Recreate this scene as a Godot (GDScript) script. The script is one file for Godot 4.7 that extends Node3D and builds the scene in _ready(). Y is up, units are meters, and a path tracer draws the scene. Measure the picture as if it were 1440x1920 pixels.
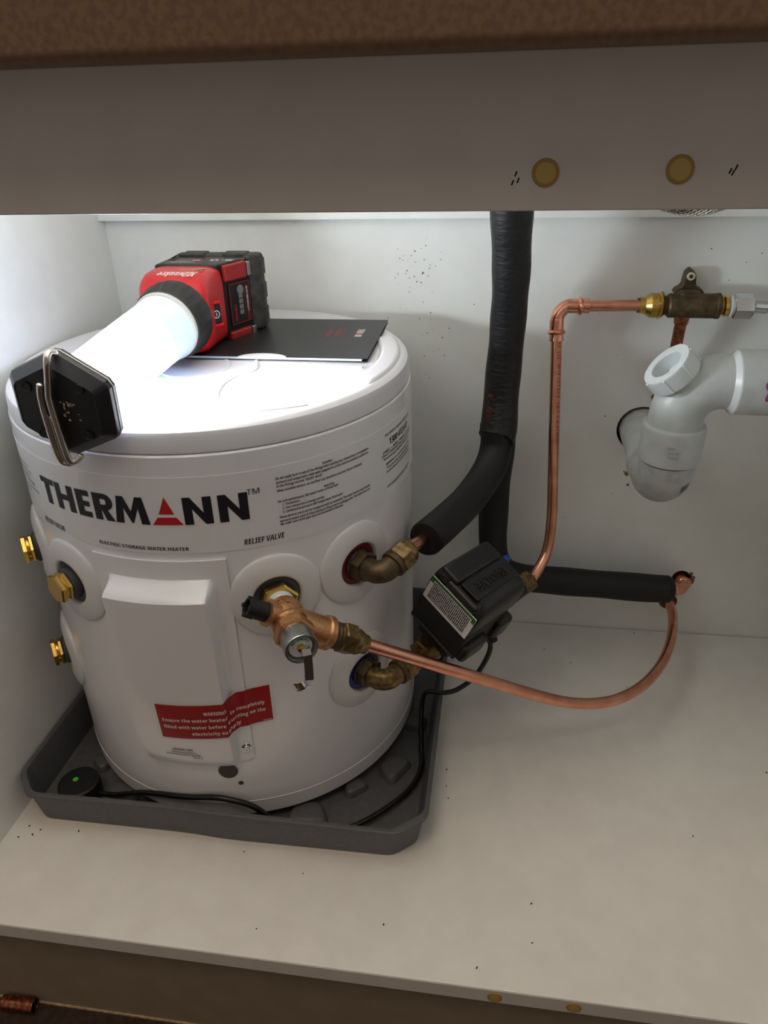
extends Node3D
# A small water heater in a kitchen cupboard, lit by a battery work lamp lying on its lid.
# y is up, x runs along the cupboard, z comes out of it towards the viewer; back panel at z = 0, cupboard floor at y = 0.

const AX := 0.2115      # axis of the heater
const AZ := 0.2078
const RT := 0.2033      # its radius
const DEG := PI / 180.0

var bases := {}         # node -> where its origin stands in the world
var noises := {}
var bold_font: SystemFont
var plain_font: SystemFont
var serif_font: SystemFont

# ------------------------------------------------------------------ mesh helpers
func signed_volume(t: PackedVector3Array) -> float:
	var v := 0.0
	var o := t[0]
	for i in range(0, t.size(), 3):
		v += (t[i] - o).dot((t[i + 1] - o).cross(t[i + 2] - o))
	return v

func flipped(t: PackedVector3Array) -> PackedVector3Array:
	var r := PackedVector3Array()
	r.resize(t.size())
	for i in range(0, t.size(), 3):
		r[i] = t[i]
		r[i + 1] = t[i + 2]
		r[i + 2] = t[i + 1]
	return r

func solid(t: PackedVector3Array) -> PackedVector3Array:      # closed shape: faces turned outwards
	return flipped(t) if signed_volume(t) > 0.0 else t

func sheet(t: PackedVector3Array, towards: Vector3) -> PackedVector3Array:      # open shape: faces turned to that side
	var n := Vector3.ZERO
	for i in range(0, t.size(), 3):
		n += (t[i + 2] - t[i]).cross(t[i + 1] - t[i])
	return t if n.dot(towards) >= 0.0 else flipped(t)

func loft(rings: Array, closed := true, cap0 := true, cap1 := true) -> PackedVector3Array:
	var t := PackedVector3Array()
	var n: int = rings[0].size()
	for i in rings.size() - 1:
		var a: PackedVector3Array = rings[i]
		var b: PackedVector3Array = rings[i + 1]
		for j in (n if closed else n - 1):
			var k := (j + 1) % n
			t.append_array([a[j], a[k], b[k], a[j], b[k], b[j]])
	for e in [[cap0, 0], [cap1, rings.size() - 1]]:
		if e[0]:
			var r: PackedVector3Array = rings[e[1]]
			var c := Vector3.ZERO
			for p in r:
				c += p / n
			for j in n:
				var k := (j + 1) % n
				if e[1] == 0:
					t.append_array([c, r[k], r[j]])
				else:
					t.append_array([c, r[j], r[k]])
	return t

func frame_of(axis: Vector3, hint := Vector3.UP) -> Basis:     # columns: side, other side, axis
	var w := axis.normalized()
	if absf(w.dot(hint)) > 0.97:
		hint = Vector3(1, 0, 0) if absf(w.x) < 0.9 else Vector3(0, 0, 1)
	var u := hint.cross(w).normalized()
	return Basis(u, w.cross(u), w)

func ring(c: Vector3, b: Basis, r: float, n: int, turn := 0.0) -> PackedVector3Array:
	var p := PackedVector3Array()
	for i in n:
		var a := TAU * i / n + turn
		p.append(c + b.x * (r * cos(a)) + b.y * (r * sin(a)))
	return p

# a turned shape: profile of Vector2(radius, distance along the axis); n = 6 makes a nut
func lathe(o: Vector3, axis: Vector3, profile: Array, n := 28, turn := 0.0) -> PackedVector3Array:
	var b := frame_of(axis)
	var rings := []
	for p in profile:
		rings.append(ring(o + b.z * p.y, b, maxf(p.x, 0.00001), n, turn))
	return solid(loft(rings))

func hexnut(o: Vector3, axis: Vector3, s0: float, s1: float, r: float, turn := 0.0) -> PackedVector3Array:
	var c := minf(0.0012, (s1 - s0) * 0.25)
	return lathe(o, axis, [Vector2(r * 0.88, s0), Vector2(r, s0 + c), Vector2(r, s1 - c), Vector2(r * 0.88, s1)], 6, turn)

func smooth_path(pts: Array, step := 0.006) -> PackedVector3Array:      # Catmull-Rom through the points
	var out := PackedVector3Array()
	for i in pts.size() - 1:
		var a: Vector3 = pts[maxi(i - 1, 0)]
		var b: Vector3 = pts[i]
		var c: Vector3 = pts[i + 1]
		var d: Vector3 = pts[mini(i + 2, pts.size() - 1)]
		var n := maxi(2, int(ceil(b.distance_to(c) / step)))
		for k in n:
			out.append(b.cubic_interpolate(c, a, d, float(k) / n))
	out.append(pts[-1])
	return out

func tube(path: PackedVector3Array, radius, n := 16, round_ends := false) -> PackedVector3Array:
	# radius: a number, or a function of the share of the length passed
	var rings := []
	var b := frame_of(path[1] - path[0])
	var total := 0.0
	for i in path.size() - 1:
		total += path[i].distance_to(path[i + 1])
	var run := 0.0
	for i in path.size():
		var w := (path[mini(i + 1, path.size() - 1)] - path[maxi(i - 1, 0)]).normalized()
		var u := (b.x - w * b.x.dot(w)).normalized()
		b = Basis(u, w.cross(u), w)
		if i > 0:
			run += path[i].distance_to(path[i - 1])
		var r: float = radius.call(run / total) if radius is Callable else radius
		if round_ends and i == 0:
			for q in [[0.5, -0.45], [0.85, -0.25]]:
				rings.append(ring(path[i] + w * (r * q[1]), b, r * q[0], n))
		rings.append(ring(path[i], b, r, n))
		if round_ends and i == path.size() - 1:
			for q in [[0.85, 0.25], [0.5, 0.45]]:
				rings.append(ring(path[i] + w * (r * q[1]), b, r * q[0], n))
	return solid(loft(rings))

func bend(a: Vector3, corner: Vector3, c: Vector3, r: float, n := 10) -> PackedVector3Array:     # straight - arc - straight
	var u := (a - corner).normalized()
	var v := (c - corner).normalized()
	var half := acos(clampf(u.dot(v), -1, 1)) / 2.0
	var back := r / tan(half)
	var mid := corner + (u + v).normalized() * (r / sin(half))
	var p := PackedVector3Array([a])
	var s := corner + u * back - mid
	var e := corner + v * back - mid
	for i in n + 1:
		p.append(mid + s.slerp(e, float(i) / n))
	p.append(c)
	return p

func box(c: Vector3, size: Vector3, r := 0.002, b := Basis.IDENTITY, k := 2) -> PackedVector3Array:     # box with rounded edges
	var h := size / 2.0
	r = minf(r, minf(h.x, minf(h.y, h.z)) * 0.98)
	var t := PackedVector3Array()
	for ax in 3:
		for sg in [-1.0, 1.0]:
			var iu := (ax + 1) % 3
			var iv := (ax + 2) % 3
			var gu := []
			var gv := []
			for e in [[gu, h[iu]], [gv, h[iv]]]:
				for i in k + 1:
					e[0].append(-e[1] + r - r * tan((k - i) * PI / 4 / k))
				for i in k + 1:
					e[0].append(e[1] - r + r * tan(i * PI / 4 / k))
			var grid := []
			for u in gu:
				var row := PackedVector3Array()
				for v in gv:
					var p := Vector3.ZERO
					p[ax] = sg * h[ax]
					p[iu] = u
					p[iv] = v
					var inner := p.clamp(-h + Vector3.ONE * r, h - Vector3.ONE * r)
					row.append(c + b * (inner + (p - inner).normalized() * r))
				grid.append(row)
			var f := loft(grid, false, false, false)
			t.append_array(sheet(f, b[ax] * sg))
	return t

func prism(poly: PackedVector2Array, to3: Callable, z0: float, z1: float, bevel := 0.0) -> PackedVector3Array:
	# outline drawn in a plane and raised from z0 to z1; to3 places (x, y, z) in the world
	var rings := []
	var levels := [[0.0, z0], [0.0, z1]]
	if bevel > 0.0:
		levels = [[bevel, z0], [bevel * 0.3, z0 + bevel * 0.3], [0.0, z0 + bevel], [0.0, z1 - bevel], [bevel * 0.3, z1 - bevel * 0.3], [bevel, z1]]
	var sgn := -1.0 if Geometry2D.is_polygon_clockwise(poly) else 1.0
	for l in levels:
		var r := PackedVector3Array()
		var n := poly.size()
		for i in n:
			var d0 := (poly[i] - poly[(i + n - 1) % n]).normalized()
			var d1 := (poly[(i + 1) % n] - poly[i]).normalized()
			var m := (d0.orthogonal() + d1.orthogonal())
			m = m / maxf(m.length_squared() / 2.0, 0.3)
			var q: Vector2 = poly[i] + m * float(l[0]) * sgn * -1.0
			r.append(to3.call(q.x, q.y, l[1]))
		rings.append(r)
	var t := loft(rings, true, false, false)
	var idx := Geometry2D.triangulate_polygon(poly)
	for e in [0, rings.size() - 1]:
		for i in range(0, idx.size(), 3):
			if e == 0:
				t.append_array([rings[e][idx[i]], rings[e][idx[i + 2]], rings[e][idx[i + 1]]])
			else:
				t.append_array([rings[e][idx[i]], rings[e][idx[i + 1]], rings[e][idx[i + 2]]])
	if not Geometry2D.is_polygon_clockwise(poly):
		pass
	else:      # caps of a clockwise outline come the other way round
		var m: int = rings.size()
		var keep := t.slice(0, (m - 1) * poly.size() * 6)
		var caps := t.slice((m - 1) * poly.size() * 6)
		t = keep
		t.append_array(flipped(caps))
	return solid(t)

func round_poly(poly: Array, r: float, n := 4) -> PackedVector2Array:
	var out := PackedVector2Array()
	for i in poly.size():
		var p: Vector2 = poly[i]
		var a: Vector2 = poly[(i + poly.size() - 1) % poly.size()]
		var c: Vector2 = poly[(i + 1) % poly.size()]
		var s := p + (a - p).normalized() * minf(r, p.distance_to(a) * 0.45)
		var e := p + (c - p).normalized() * minf(r, p.distance_to(c) * 0.45)
		for k in n + 1:
			var f := float(k) / n
			out.append(s.lerp(p, f).lerp(p.lerp(e, f), f))
	return out

func mesh_of(t: PackedVector3Array, crease := 38.0) -> ArrayMesh:
	var nf := t.size() / 3
	var fn := PackedVector3Array()
	var fu := PackedVector3Array()
	fn.resize(nf)
	fu.resize(nf)
	var at := {}
	for f in nf:
		var n := (t[3 * f + 2] - t[3 * f]).cross(t[3 * f + 1] - t[3 * f])
		fn[f] = n
		fu[f] = n.normalized()
		for k in 3:
			var key := Vector3i(t[3 * f + k] * 40000.0)
			if at.has(key):
				at[key].append(f)
			else:
				at[key] = [f]
	var lim := cos(deg_to_rad(crease))
	var ns := PackedVector3Array()
	ns.resize(t.size())
	for f in nf:
		for k in 3:
			var s := Vector3.ZERO
			for g in at[Vector3i(t[3 * f + k] * 40000.0)]:
				if fu[g].dot(fu[f]) > lim:
					s += fn[g]
			ns[3 * f + k] = s.normalized() if s.length_squared() > 0.0 else Vector3.UP
	var arr := []
	arr.resize(Mesh.ARRAY_MAX)
	arr[Mesh.ARRAY_VERTEX] = t
	arr[Mesh.ARRAY_NORMAL] = ns
	var m := ArrayMesh.new()
	m.add_surface_from_arrays(Mesh.PRIMITIVE_TRIANGLES, arr)
	return m

# ------------------------------------------------------------------ scene helpers
func thing(called: String, label: String, category: String, base: Vector3, group := "") -> Node3D:
	var o := Node3D.new()
	o.name = called
	add_child(o, true)
	o.position = base
	bases[o] = base
	o.set_meta("label", label)
	o.set_meta("category", category)
	if group:
		o.set_meta("group", group)
	return o

func part(parent: Node3D, called: String, t: PackedVector3Array, m: Material, crease := 38.0) -> MeshInstance3D:
	var o := MeshInstance3D.new()
	o.name = called
	var base: Vector3 = bases.get(parent, Vector3.ZERO)
	var moved := PackedVector3Array()
	moved.resize(t.size())
	for i in t.size():
		moved[i] = t[i] - base
	o.mesh = mesh_of(moved, crease)
	o.material_override = m
	parent.add_child(o, true)
	bases[o] = base
	return o

func structure(called: String, t: PackedVector3Array, m: Material, crease := 38.0) -> MeshInstance3D:
	var o := part(self, called, t, m, crease)
	o.set_meta("kind", "structure")
	return o

func noise_tex(key: String, type: int, freq: float, octaves: int, size: int, ramp: Gradient = null) -> NoiseTexture2D:
	if noises.has(key):
		return noises[key]
	var n := FastNoiseLite.new()
	n.noise_type = type
	n.frequency = freq
	n.fractal_octaves = octaves
	n.seed = 7 + noises.size()
	var tx := NoiseTexture2D.new()
	tx.width = size
	tx.height = size
	tx.seamless = true
	tx.noise = n
	if ramp:
		tx.color_ramp = ramp
	noises[key] = tx
	return tx

func ramp2(a: Color, b: Color, p0 := 0.25, p1 := 0.75) -> Gradient:
	var g := Gradient.new()
	g.offsets = PackedFloat32Array([p0, p1])
	g.colors = PackedColorArray([a, b])
	return g

func mat(called: String, c: Color, rough: float, metal := 0.0) -> StandardMaterial3D:
	var m := StandardMaterial3D.new()
	m.resource_name = called
	m.albedo_color = c
	m.roughness = rough
	m.metallic = metal
	return m

func tri(m: StandardMaterial3D, scale: float) -> StandardMaterial3D:
	m.uv1_triplanar = true
	m.uv1_scale = Vector3.ONE * scale
	return m

func mottled(m: StandardMaterial3D, a: Color, b: Color, key: String, freq: float, scale: float, octaves := 4, p0 := 0.3, p1 := 0.7) -> StandardMaterial3D:
	m.albedo_color = Color.WHITE
	m.albedo_texture = noise_tex(key, FastNoiseLite.TYPE_SIMPLEX_SMOOTH, freq, octaves, 512, ramp2(a, b, p0, p1))
	return tri(m, scale)

func bumped(m: StandardMaterial3D, key: String, freq: float, scale: float, height: float, octaves := 3, type := FastNoiseLite.TYPE_SIMPLEX_SMOOTH) -> StandardMaterial3D:
	m.heightmap_enabled = true
	m.heightmap_texture = noise_tex(key, type, freq, octaves, 512)
	m.heightmap_scale = height
	return tri(m, scale)

# ------------------------------------------------------------------ lettering
func font_of(kind: String) -> SystemFont:
	var f := SystemFont.new()
	f.font_names = PackedStringArray(["Droid Serif" if kind == "serif" else "Droid Sans"])
	f.font_weight = 700 if kind != "plain" else 400
	return f

# flat letters, left edge at 0, baseline at 0, capitals `cap` high; width > 0 squeezes the line to that width
func letters(s: String, cap: float, width := 0.0, font: SystemFont = null, slant := 0.0, depth := 0.0) -> PackedVector3Array:
	var tm := TextMesh.new()
	tm.font = font if font else bold_font
	tm.font_size = 32
	tm.pixel_size = 1.0
	tm.depth = depth
	tm.curve_step = 3.0
	tm.horizontal_alignment = HORIZONTAL_ALIGNMENT_LEFT
	tm.vertical_alignment = VERTICAL_ALIGNMENT_BOTTOM
	tm.text = s
	var a := tm.get_mesh_arrays()
	var v: PackedVector3Array = a[Mesh.ARRAY_VERTEX]
	var idx: PackedInt32Array = a[Mesh.ARRAY_INDEX] if a[Mesh.ARRAY_INDEX] != null else PackedInt32Array()
	var t := PackedVector3Array()
	if idx.is_empty():
		t = v.duplicate()
	else:
		for i in idx:
			t.append(v[i])
	if t.is_empty():
		return t
	var lo := t[0]
	var hi := t[0]
	for p in t:
		lo = lo.min(p)
		hi = hi.max(p)
	var base: float = base_line
	var ky: float = cap / cap_height
	var kx: float = width / (hi.x - lo.x) if width > 0.0 else ky
	for i in t.size():
		var y := (t[i].y - base) * ky
		t[i] = Vector3((t[i].x - lo.x) * kx + y * slant, y, t[i].z)
	return t

var base_line := 0.0
var cap_height := 22.8

func measure_font() -> void:
	var tm := TextMesh.new()
	tm.font = bold_font
	tm.font_size = 32
	tm.pixel_size = 1.0
	tm.depth = 0.0
	tm.vertical_alignment = VERTICAL_ALIGNMENT_BOTTOM
	tm.text = "H"
	var v: PackedVector3Array = tm.get_mesh_arrays()[Mesh.ARRAY_VERTEX]
	var lo := 1e9
	var hi := -1e9
	for p in v:
		lo = minf(lo, p.y)
		hi = maxf(hi, p.y)
	base_line = lo
	cap_height = hi - lo

func width_of(t: PackedVector3Array) -> float:
	var hi := 0.0
	for p in t:
		hi = maxf(hi, p.x)
	return hi

func finer(t: PackedVector3Array, most: float) -> PackedVector3Array:      # cut triangles until no edge is longer
	var todo := t.duplicate()
	var out := PackedVector3Array()
	while todo.size():
		var n := todo.size()
		var a := todo[n - 3]
		var b := todo[n - 2]
		var c := todo[n - 1]
		todo.resize(n - 3)
		var ab := absf(a.x - b.x)
		var bc := absf(b.x - c.x)
		var ca := absf(c.x - a.x)
		if maxf(ab, maxf(bc, ca)) <= most:
			out.append_array([a, b, c])
		elif ab >= bc and ab >= ca:
			var m := (a + b) / 2
			todo.append_array([a, m, c, m, b, c])
		elif bc >= ca:
			var m := (b + c) / 2
			todo.append_array([a, b, m, a, m, c])
		else:
			var m := (c + a) / 2
			todo.append_array([a, b, m, m, b, c])
	return out

func on_plane(t: PackedVector3Array, o: Vector3, u: Vector3, v: Vector3) -> PackedVector3Array:
	var r := PackedVector3Array()
	for p in t:
		r.append(o + u * p.x + v * p.y)
	return sheet(r, u.cross(v))

func on_tank(t: PackedVector3Array, theta: float, y: float, lift := 0.0008) -> PackedVector3Array:     # wrapped round the heater, degrees from the front
	var r := PackedVector3Array()
	for p in finer(t, 0.006):
		var a := theta * DEG + p.x / RT
		r.append(tank_point(a, y + p.y, lift))
	return sheet(r, Vector3(sin(theta * DEG + 0.1), 0, cos(theta * DEG + 0.1)))

func on_pipe(t: PackedVector3Array, o: Vector3, along: Vector3, out: Vector3, radius: float) -> PackedVector3Array:     # x of the letters along the pipe, y round it
	var w := along.normalized()
	var d := (out - w * out.dot(w)).normalized()
	var s := d.cross(w)
	var deep := false
	var r := PackedVector3Array()
	for p in t:
		var a := p.y / radius
		deep = deep or absf(p.z) > 0.0
		r.append(o + w * p.x + (d * cos(a) + s * sin(a)) * (radius + p.z * 0.0005))
	return solid(r) if deep else sheet(r, d)

func tank_point(a: float, y: float, lift: float) -> Vector3:
	return Vector3(AX + (RT + lift) * sin(a), y, AZ + (RT + lift) * cos(a))

func disc(c: Vector3, n: Vector3, r: float, depth: float, seg := 24) -> PackedVector3Array:
	return lathe(c, n, [Vector2(r, 0), Vector2(r, depth * 0.6), Vector2(r - depth * 0.4, depth)], seg)

func sstep(a: float, b: float, x: float) -> float:
	return smoothstep(a, b, x)

# ------------------------------------------------------------------ materials
var M := {}

func make_materials() -> void:
	M.wall = bumped(mottled(mat("white_melamine", Color.WHITE, 0.42), Color(0.902, 0.908, 0.893), Color(0.914, 0.920, 0.906), "wall", 0.01, 1.6), "peel", 0.12, 3.0, 0.006)
	M.floor = bumped(mottled(mat("white_melamine_shelf", Color.WHITE, 0.4), Color(0.900, 0.890, 0.865), Color(0.916, 0.906, 0.880), "shelf", 0.012, 1.4), "peel", 0.12, 3.0, 0.006)
	M.rail = bumped(mottled(mat("shaded_rail_melamine", Color.WHITE, 0.5), Color(0.80, 0.78, 0.755), Color(0.815, 0.795, 0.77), "rail", 0.01, 2.0), "peel", 0.12, 3.0, 0.006)  # white melamine toned down: the shade on the rail is in this colour
	M.chip = bumped(mottled(mat("raw_chipboard", Color.WHITE, 0.85), Color(0.66, 0.56, 0.43), Color(0.80, 0.71, 0.57), "chips", 0.06, 3.0, 5), "grain", 0.09, 4.0, 0.03)
	M.under = bumped(mottled(mat("pale_board_underside", Color.WHITE, 0.7), Color(0.91, 0.87, 0.805), Color(0.945, 0.905, 0.84), "under", 0.05, 3.0, 4), "grain", 0.09, 4.0, 0.015)
	M.kick = bumped(mottled(mat("shade_toned_plinth", Color.WHITE, 0.55), Color(0.53, 0.47, 0.40), Color(0.55, 0.49, 0.42), "kick", 0.012, 2.0), "peel", 0.12, 3.0, 0.006)  # plinth colour darkened to stand in for the shade down there
	M.bench = bumped(mottled(mat("brown_laminate_edge", Color.WHITE, 0.55), Color(0.445, 0.335, 0.25), Color(0.50, 0.385, 0.29), "benchtop", 0.09, 7.0, 5), "grain", 0.09, 4.0, 0.01)
	M.dark = mat("shadowed_board", Color(0.20, 0.16, 0.13), 0.9)
	M.roomfloor = mottled(mat("brown_floor", Color.WHITE, 0.8), Color(0.19, 0.13, 0.09), Color(0.25, 0.18, 0.13), "roomfloor", 0.03, 4.0)
	M.tank = mat("white_enamel", Color(0.90, 0.895, 0.905), 0.22)
	M.tank.clearcoat_enabled = true
	M.tank.clearcoat = 0.3
	M.tank.clearcoat_roughness = 0.12
	M.lid = mat("white_lid_plastic", Color(0.865, 0.86, 0.88), 0.3)
	M.label_white = mat("white_label_film", Color(0.885, 0.88, 0.885), 0.3)
	M.whiteplastic = mat("white_plastic", Color(0.855, 0.85, 0.845), 0.3)
	M.ink = mat("navy_ink", Color(0.055, 0.045, 0.11), 0.5)
	M.black_ink = mat("black_ink", Color(0.05, 0.05, 0.06), 0.5)
	M.red_ink = mat("red_ink", Color(0.72, 0.09, 0.10), 0.45)
	M.sticker = mat("red_sticker", Color(0.60, 0.02, 0.05), 0.4)
	M.paper = mat("white_print", Color(0.88, 0.87, 0.86), 0.6)
	M.rubber = mat("grey_rubber", Color(0.28, 0.29, 0.31), 0.6)
	M.redrubber = mat("dark_red_ring", Color(0.42, 0.06, 0.08), 0.5)
	M.bluerubber = mat("blue_ring", Color(0.10, 0.16, 0.42), 0.5)
	M.brass = bumped(mat("yellow_brass", Color(0.84, 0.70, 0.38), 0.24, 1.0), "grain", 0.09, 8.0, 0.006)
	M.dullbrass = bumped(mottled(mat("dull_brass", Color.WHITE, 0.38, 0.9), Color(0.40, 0.33, 0.22), Color(0.60, 0.50, 0.33), "tarnish", 0.03, 9.0), "grain", 0.09, 8.0, 0.012)
	M.darkbrass = bumped(mottled(mat("tarnished_brass", Color.WHITE, 0.5, 0.75), Color(0.31, 0.26, 0.19), Color(0.43, 0.36, 0.27), "darktarnish", 0.015, 8.0), "grain", 0.09, 8.0, 0.015)
	M.bronze = bumped(mottled(mat("cast_bronze", Color.WHITE, 0.36, 0.85), Color(0.70, 0.51, 0.34), Color(0.80, 0.60, 0.42), "cast", 0.05, 9.0), "castgrain", 0.25, 9.0, 0.016)
	M.copper = bumped(mottled(mat("copper", Color.WHITE, 0.27, 1.0), Color(0.87, 0.59, 0.48), Color(0.94, 0.69, 0.58), "copper", 0.012, 6.0), "grain", 0.09, 6.0, 0.003)
	M.oldcopper = mottled(mat("aged_copper", Color.WHITE, 0.34, 0.95), Color(0.45, 0.27, 0.19), Color(0.76, 0.48, 0.35), "agedcopper", 0.03, 10.0, 3)
	M.chrome = mat("chrome", Color(0.82, 0.83, 0.84), 0.09, 1.0)
	M.steel = mat("steel_wire", Color(0.80, 0.77, 0.74), 0.3, 1.0)
	M.cream = mat("cream_plastic", Color(0.80, 0.77, 0.68), 0.5)
	M.silver = mat("zinc_plate", Color(0.66, 0.66, 0.65), 0.3, 1.0)
	M.tape = bumped(mat("thread_tape", Color(0.80, 0.82, 0.84), 0.55), "grain", 0.09, 9.0, 0.03)
	M.foam = bumped(mat("black_foam", Color(0.066, 0.067, 0.073), 0.6), "foam", 0.05, 9.0, 0.03, 4)
	M.foam_wrinkled = bumped(mat("wrinkled_black_foam", Color(0.085, 0.087, 0.095), 0.5), "foam", 0.05, 9.0, 0.03, 4)
	var wr := noise_tex("wrinkle", FastNoiseLite.TYPE_CELLULAR, 0.03, 3, 512)
	M.foam_wrinkled.heightmap_texture = wr
	M.foam_wrinkled.heightmap_scale = 0.14
	M.foam_wrinkled.uv1_scale = Vector3(4, 11, 4)
	M.blackplastic = bumped(mat("black_plastic", Color(0.055, 0.055, 0.06), 0.36), "castgrain", 0.25, 9.0, 0.004)
	M.blackmatt = mat("black_matt_plastic", Color(0.045, 0.045, 0.05), 0.55)
	M.cord = mat("black_cord", Color(0.045, 0.045, 0.048), 0.35)
	M.tray = bumped(mottled(mat("grey_tray_plastic", Color.WHITE, 0.48), Color(0.325, 0.33, 0.34), Color(0.35, 0.355, 0.365), "tray", 0.02, 4.0), "castgrain", 0.25, 9.0, 0.004)
	M.pvc = bumped(mottled(mat("grey_pvc", Color.WHITE, 0.36), Color(0.735, 0.755, 0.75), Color(0.775, 0.79, 0.785), "pvc", 0.012, 6.0), "peel", 0.12, 6.0, 0.004)
	M.pvcwhite = mat("pale_pvc", Color(0.83, 0.85, 0.85), 0.32)
	M.pvcdirty = mottled(mat("soiled_pvc", Color.WHITE, 0.42), Color(0.665, 0.67, 0.66), Color(0.745, 0.76, 0.752), "soil", 0.012, 7.0, 3, 0.25, 0.6)
	M.purple = mat("purple_primer", Color(0.55, 0.25, 0.50), 0.45)
	M.bluecement = mat("blue_cement", Color(0.12, 0.18, 0.45), 0.4)
	M.tan = mat("tan_plastic", Color(0.72, 0.61, 0.33), 0.4)
	M.tanrim = mat("tan_plastic_rim", Color(0.62, 0.50, 0.24), 0.4)
	M.red = mat("red_shell", Color(0.74, 0.055, 0.09), 0.3)
	M.dullred = mottled(mat("scuffed_red", Color.WHITE, 0.5), Color(0.52, 0.10, 0.10), Color(0.66, 0.15, 0.14), "scuff", 0.05, 20.0)
	M.grip = bumped(mottled(mat("black_rubber", Color.WHITE, 0.5), Color(0.075, 0.075, 0.08), Color(0.14, 0.14, 0.145), "grip", 0.04, 14.0), "grain", 0.09, 8.0, 0.01)
	M.armour = bumped(mottled(mat("dusty_rubber", Color.WHITE, 0.65), Color(0.16, 0.16, 0.155), Color(0.26, 0.255, 0.24), "dusty", 0.02, 10.0), "grain", 0.09, 8.0, 0.02)
	M.cap = mottled(mat("black_cap_plastic", Color.WHITE, 0.4), Color(0.065, 0.06, 0.075), Color(0.10, 0.095, 0.11), "captone", 0.03, 10.0)
	M.dust = mat("tan_dust", Color(0.66, 0.56, 0.42), 0.9)
	M.greydash = mat("grey_print", Color(0.45, 0.45, 0.46), 0.5)
	M.folder = bumped(mottled(mat("black_card", Color.WHITE, 0.42), Color(0.105, 0.105, 0.11), Color(0.135, 0.135, 0.14), "card", 0.03, 8.0), "grain", 0.09, 8.0, 0.003)
	M.pages = mat("white_paper", Color(0.88, 0.88, 0.88), 0.7)
	M.green = mat("green_print", Color(0.17, 0.40, 0.12), 0.5)
	M.greendot = mat("green_dot", Color(0.30, 0.78, 0.10), 0.5)
	M.blue = mat("blue_plastic", Color(0.05, 0.22, 0.55), 0.4)
	M.lens = mat("clear_lens", Color(0.93, 0.95, 1.0), 0.3)
	M.lens.emission_enabled = true
	M.lens.emission = Color(0.925, 0.96, 0.99)
	M.lens.emission_energy_multiplier = 46.0
	M.lensdim = mat("dim_lens", Color(0.90, 0.93, 1.0), 0.3)
	M.lensdim.emission_enabled = true
	M.lensdim.emission = Color(0.80, 0.87, 1.0)
	M.lensdim.emission_energy_multiplier = 9.5
	M.lensend = mat("frosted_lens_end", Color(0.80, 0.85, 0.93), 0.25)
	M.lensend.emission_enabled = true
	M.lensend.emission = Color(0.70, 0.80, 1.0)
	M.lensend.emission_energy_multiplier = 0.55
	M.lensring = mat("clear_ring", Color(0.80, 0.79, 0.76), 0.3)
	M.speck = mat("brown_speck", Color(0.48, 0.40, 0.30), 0.9)
	M.darkspeck = mat("dark_speck", Color(0.10, 0.085, 0.07), 0.9)
	M.patchgrey = mat("grey_dot", Color(0.28, 0.265, 0.24), 0.5)

# ------------------------------------------------------------------ the scene
func _ready() -> void:
	var cam := Camera3D.new()
	cam.name = "camera"
	var right := Vector3(0.98880145, -0.02663281, -0.14684137)
	var up := Vector3(-0.04689967, 0.87864123, -0.47517366)
	cam.transform = Transform3D(Basis(right, up, right.cross(up)), Vector3(0.50671, 0.7, 0.9543))
	cam.fov = rad_to_deg(2.0 * atan(960.0 / 1450.0))
	cam.near = 0.02
	add_child(cam)
	cam.current = true
	var env := Environment.new()
	env.background_mode = Environment.BG_COLOR
	env.background_color = Color(0.222, 0.194, 0.170).linear_to_srgb()
	env.tonemap_mode = Environment.TONE_MAPPER_LINEAR
	env.tonemap_exposure = 1.0
	env.sdfgi_enabled = true
	env.ssao_enabled = true
	env.ssil_enabled = true
	var we := WorldEnvironment.new()
	we.name = "kitchen_air"
	we.environment = env
	add_child(we)
	var room := OmniLight3D.new()       # the lamp of the kitchen, up behind the viewer
	room.name = "kitchen_lamp"
	room.position = Vector3(0.1, 2.4, 1.38)
	room.light_color = Color(1.0, 0.90, 0.79)
	room.light_energy = 1.15
	room.light_size = 0.45
	room.omni_range = 12.0
	room.omni_attenuation = 2.0
	room.shadow_enabled = true
	add_child(room)

	bold_font = font_of("bold")
	plain_font = font_of("plain")
	serif_font = font_of("serif")
	measure_font()
	make_materials()

	build_cupboard()
	build_heater()
	build_tray()
	build_lamp()
	build_folder()
	build_drain()
	build_sleeves()
	build_relief_valve()
	build_elbows()
	build_shutoff()
	build_riser()
	build_tap_valve()
	build_sensor()
	build_small()

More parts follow.
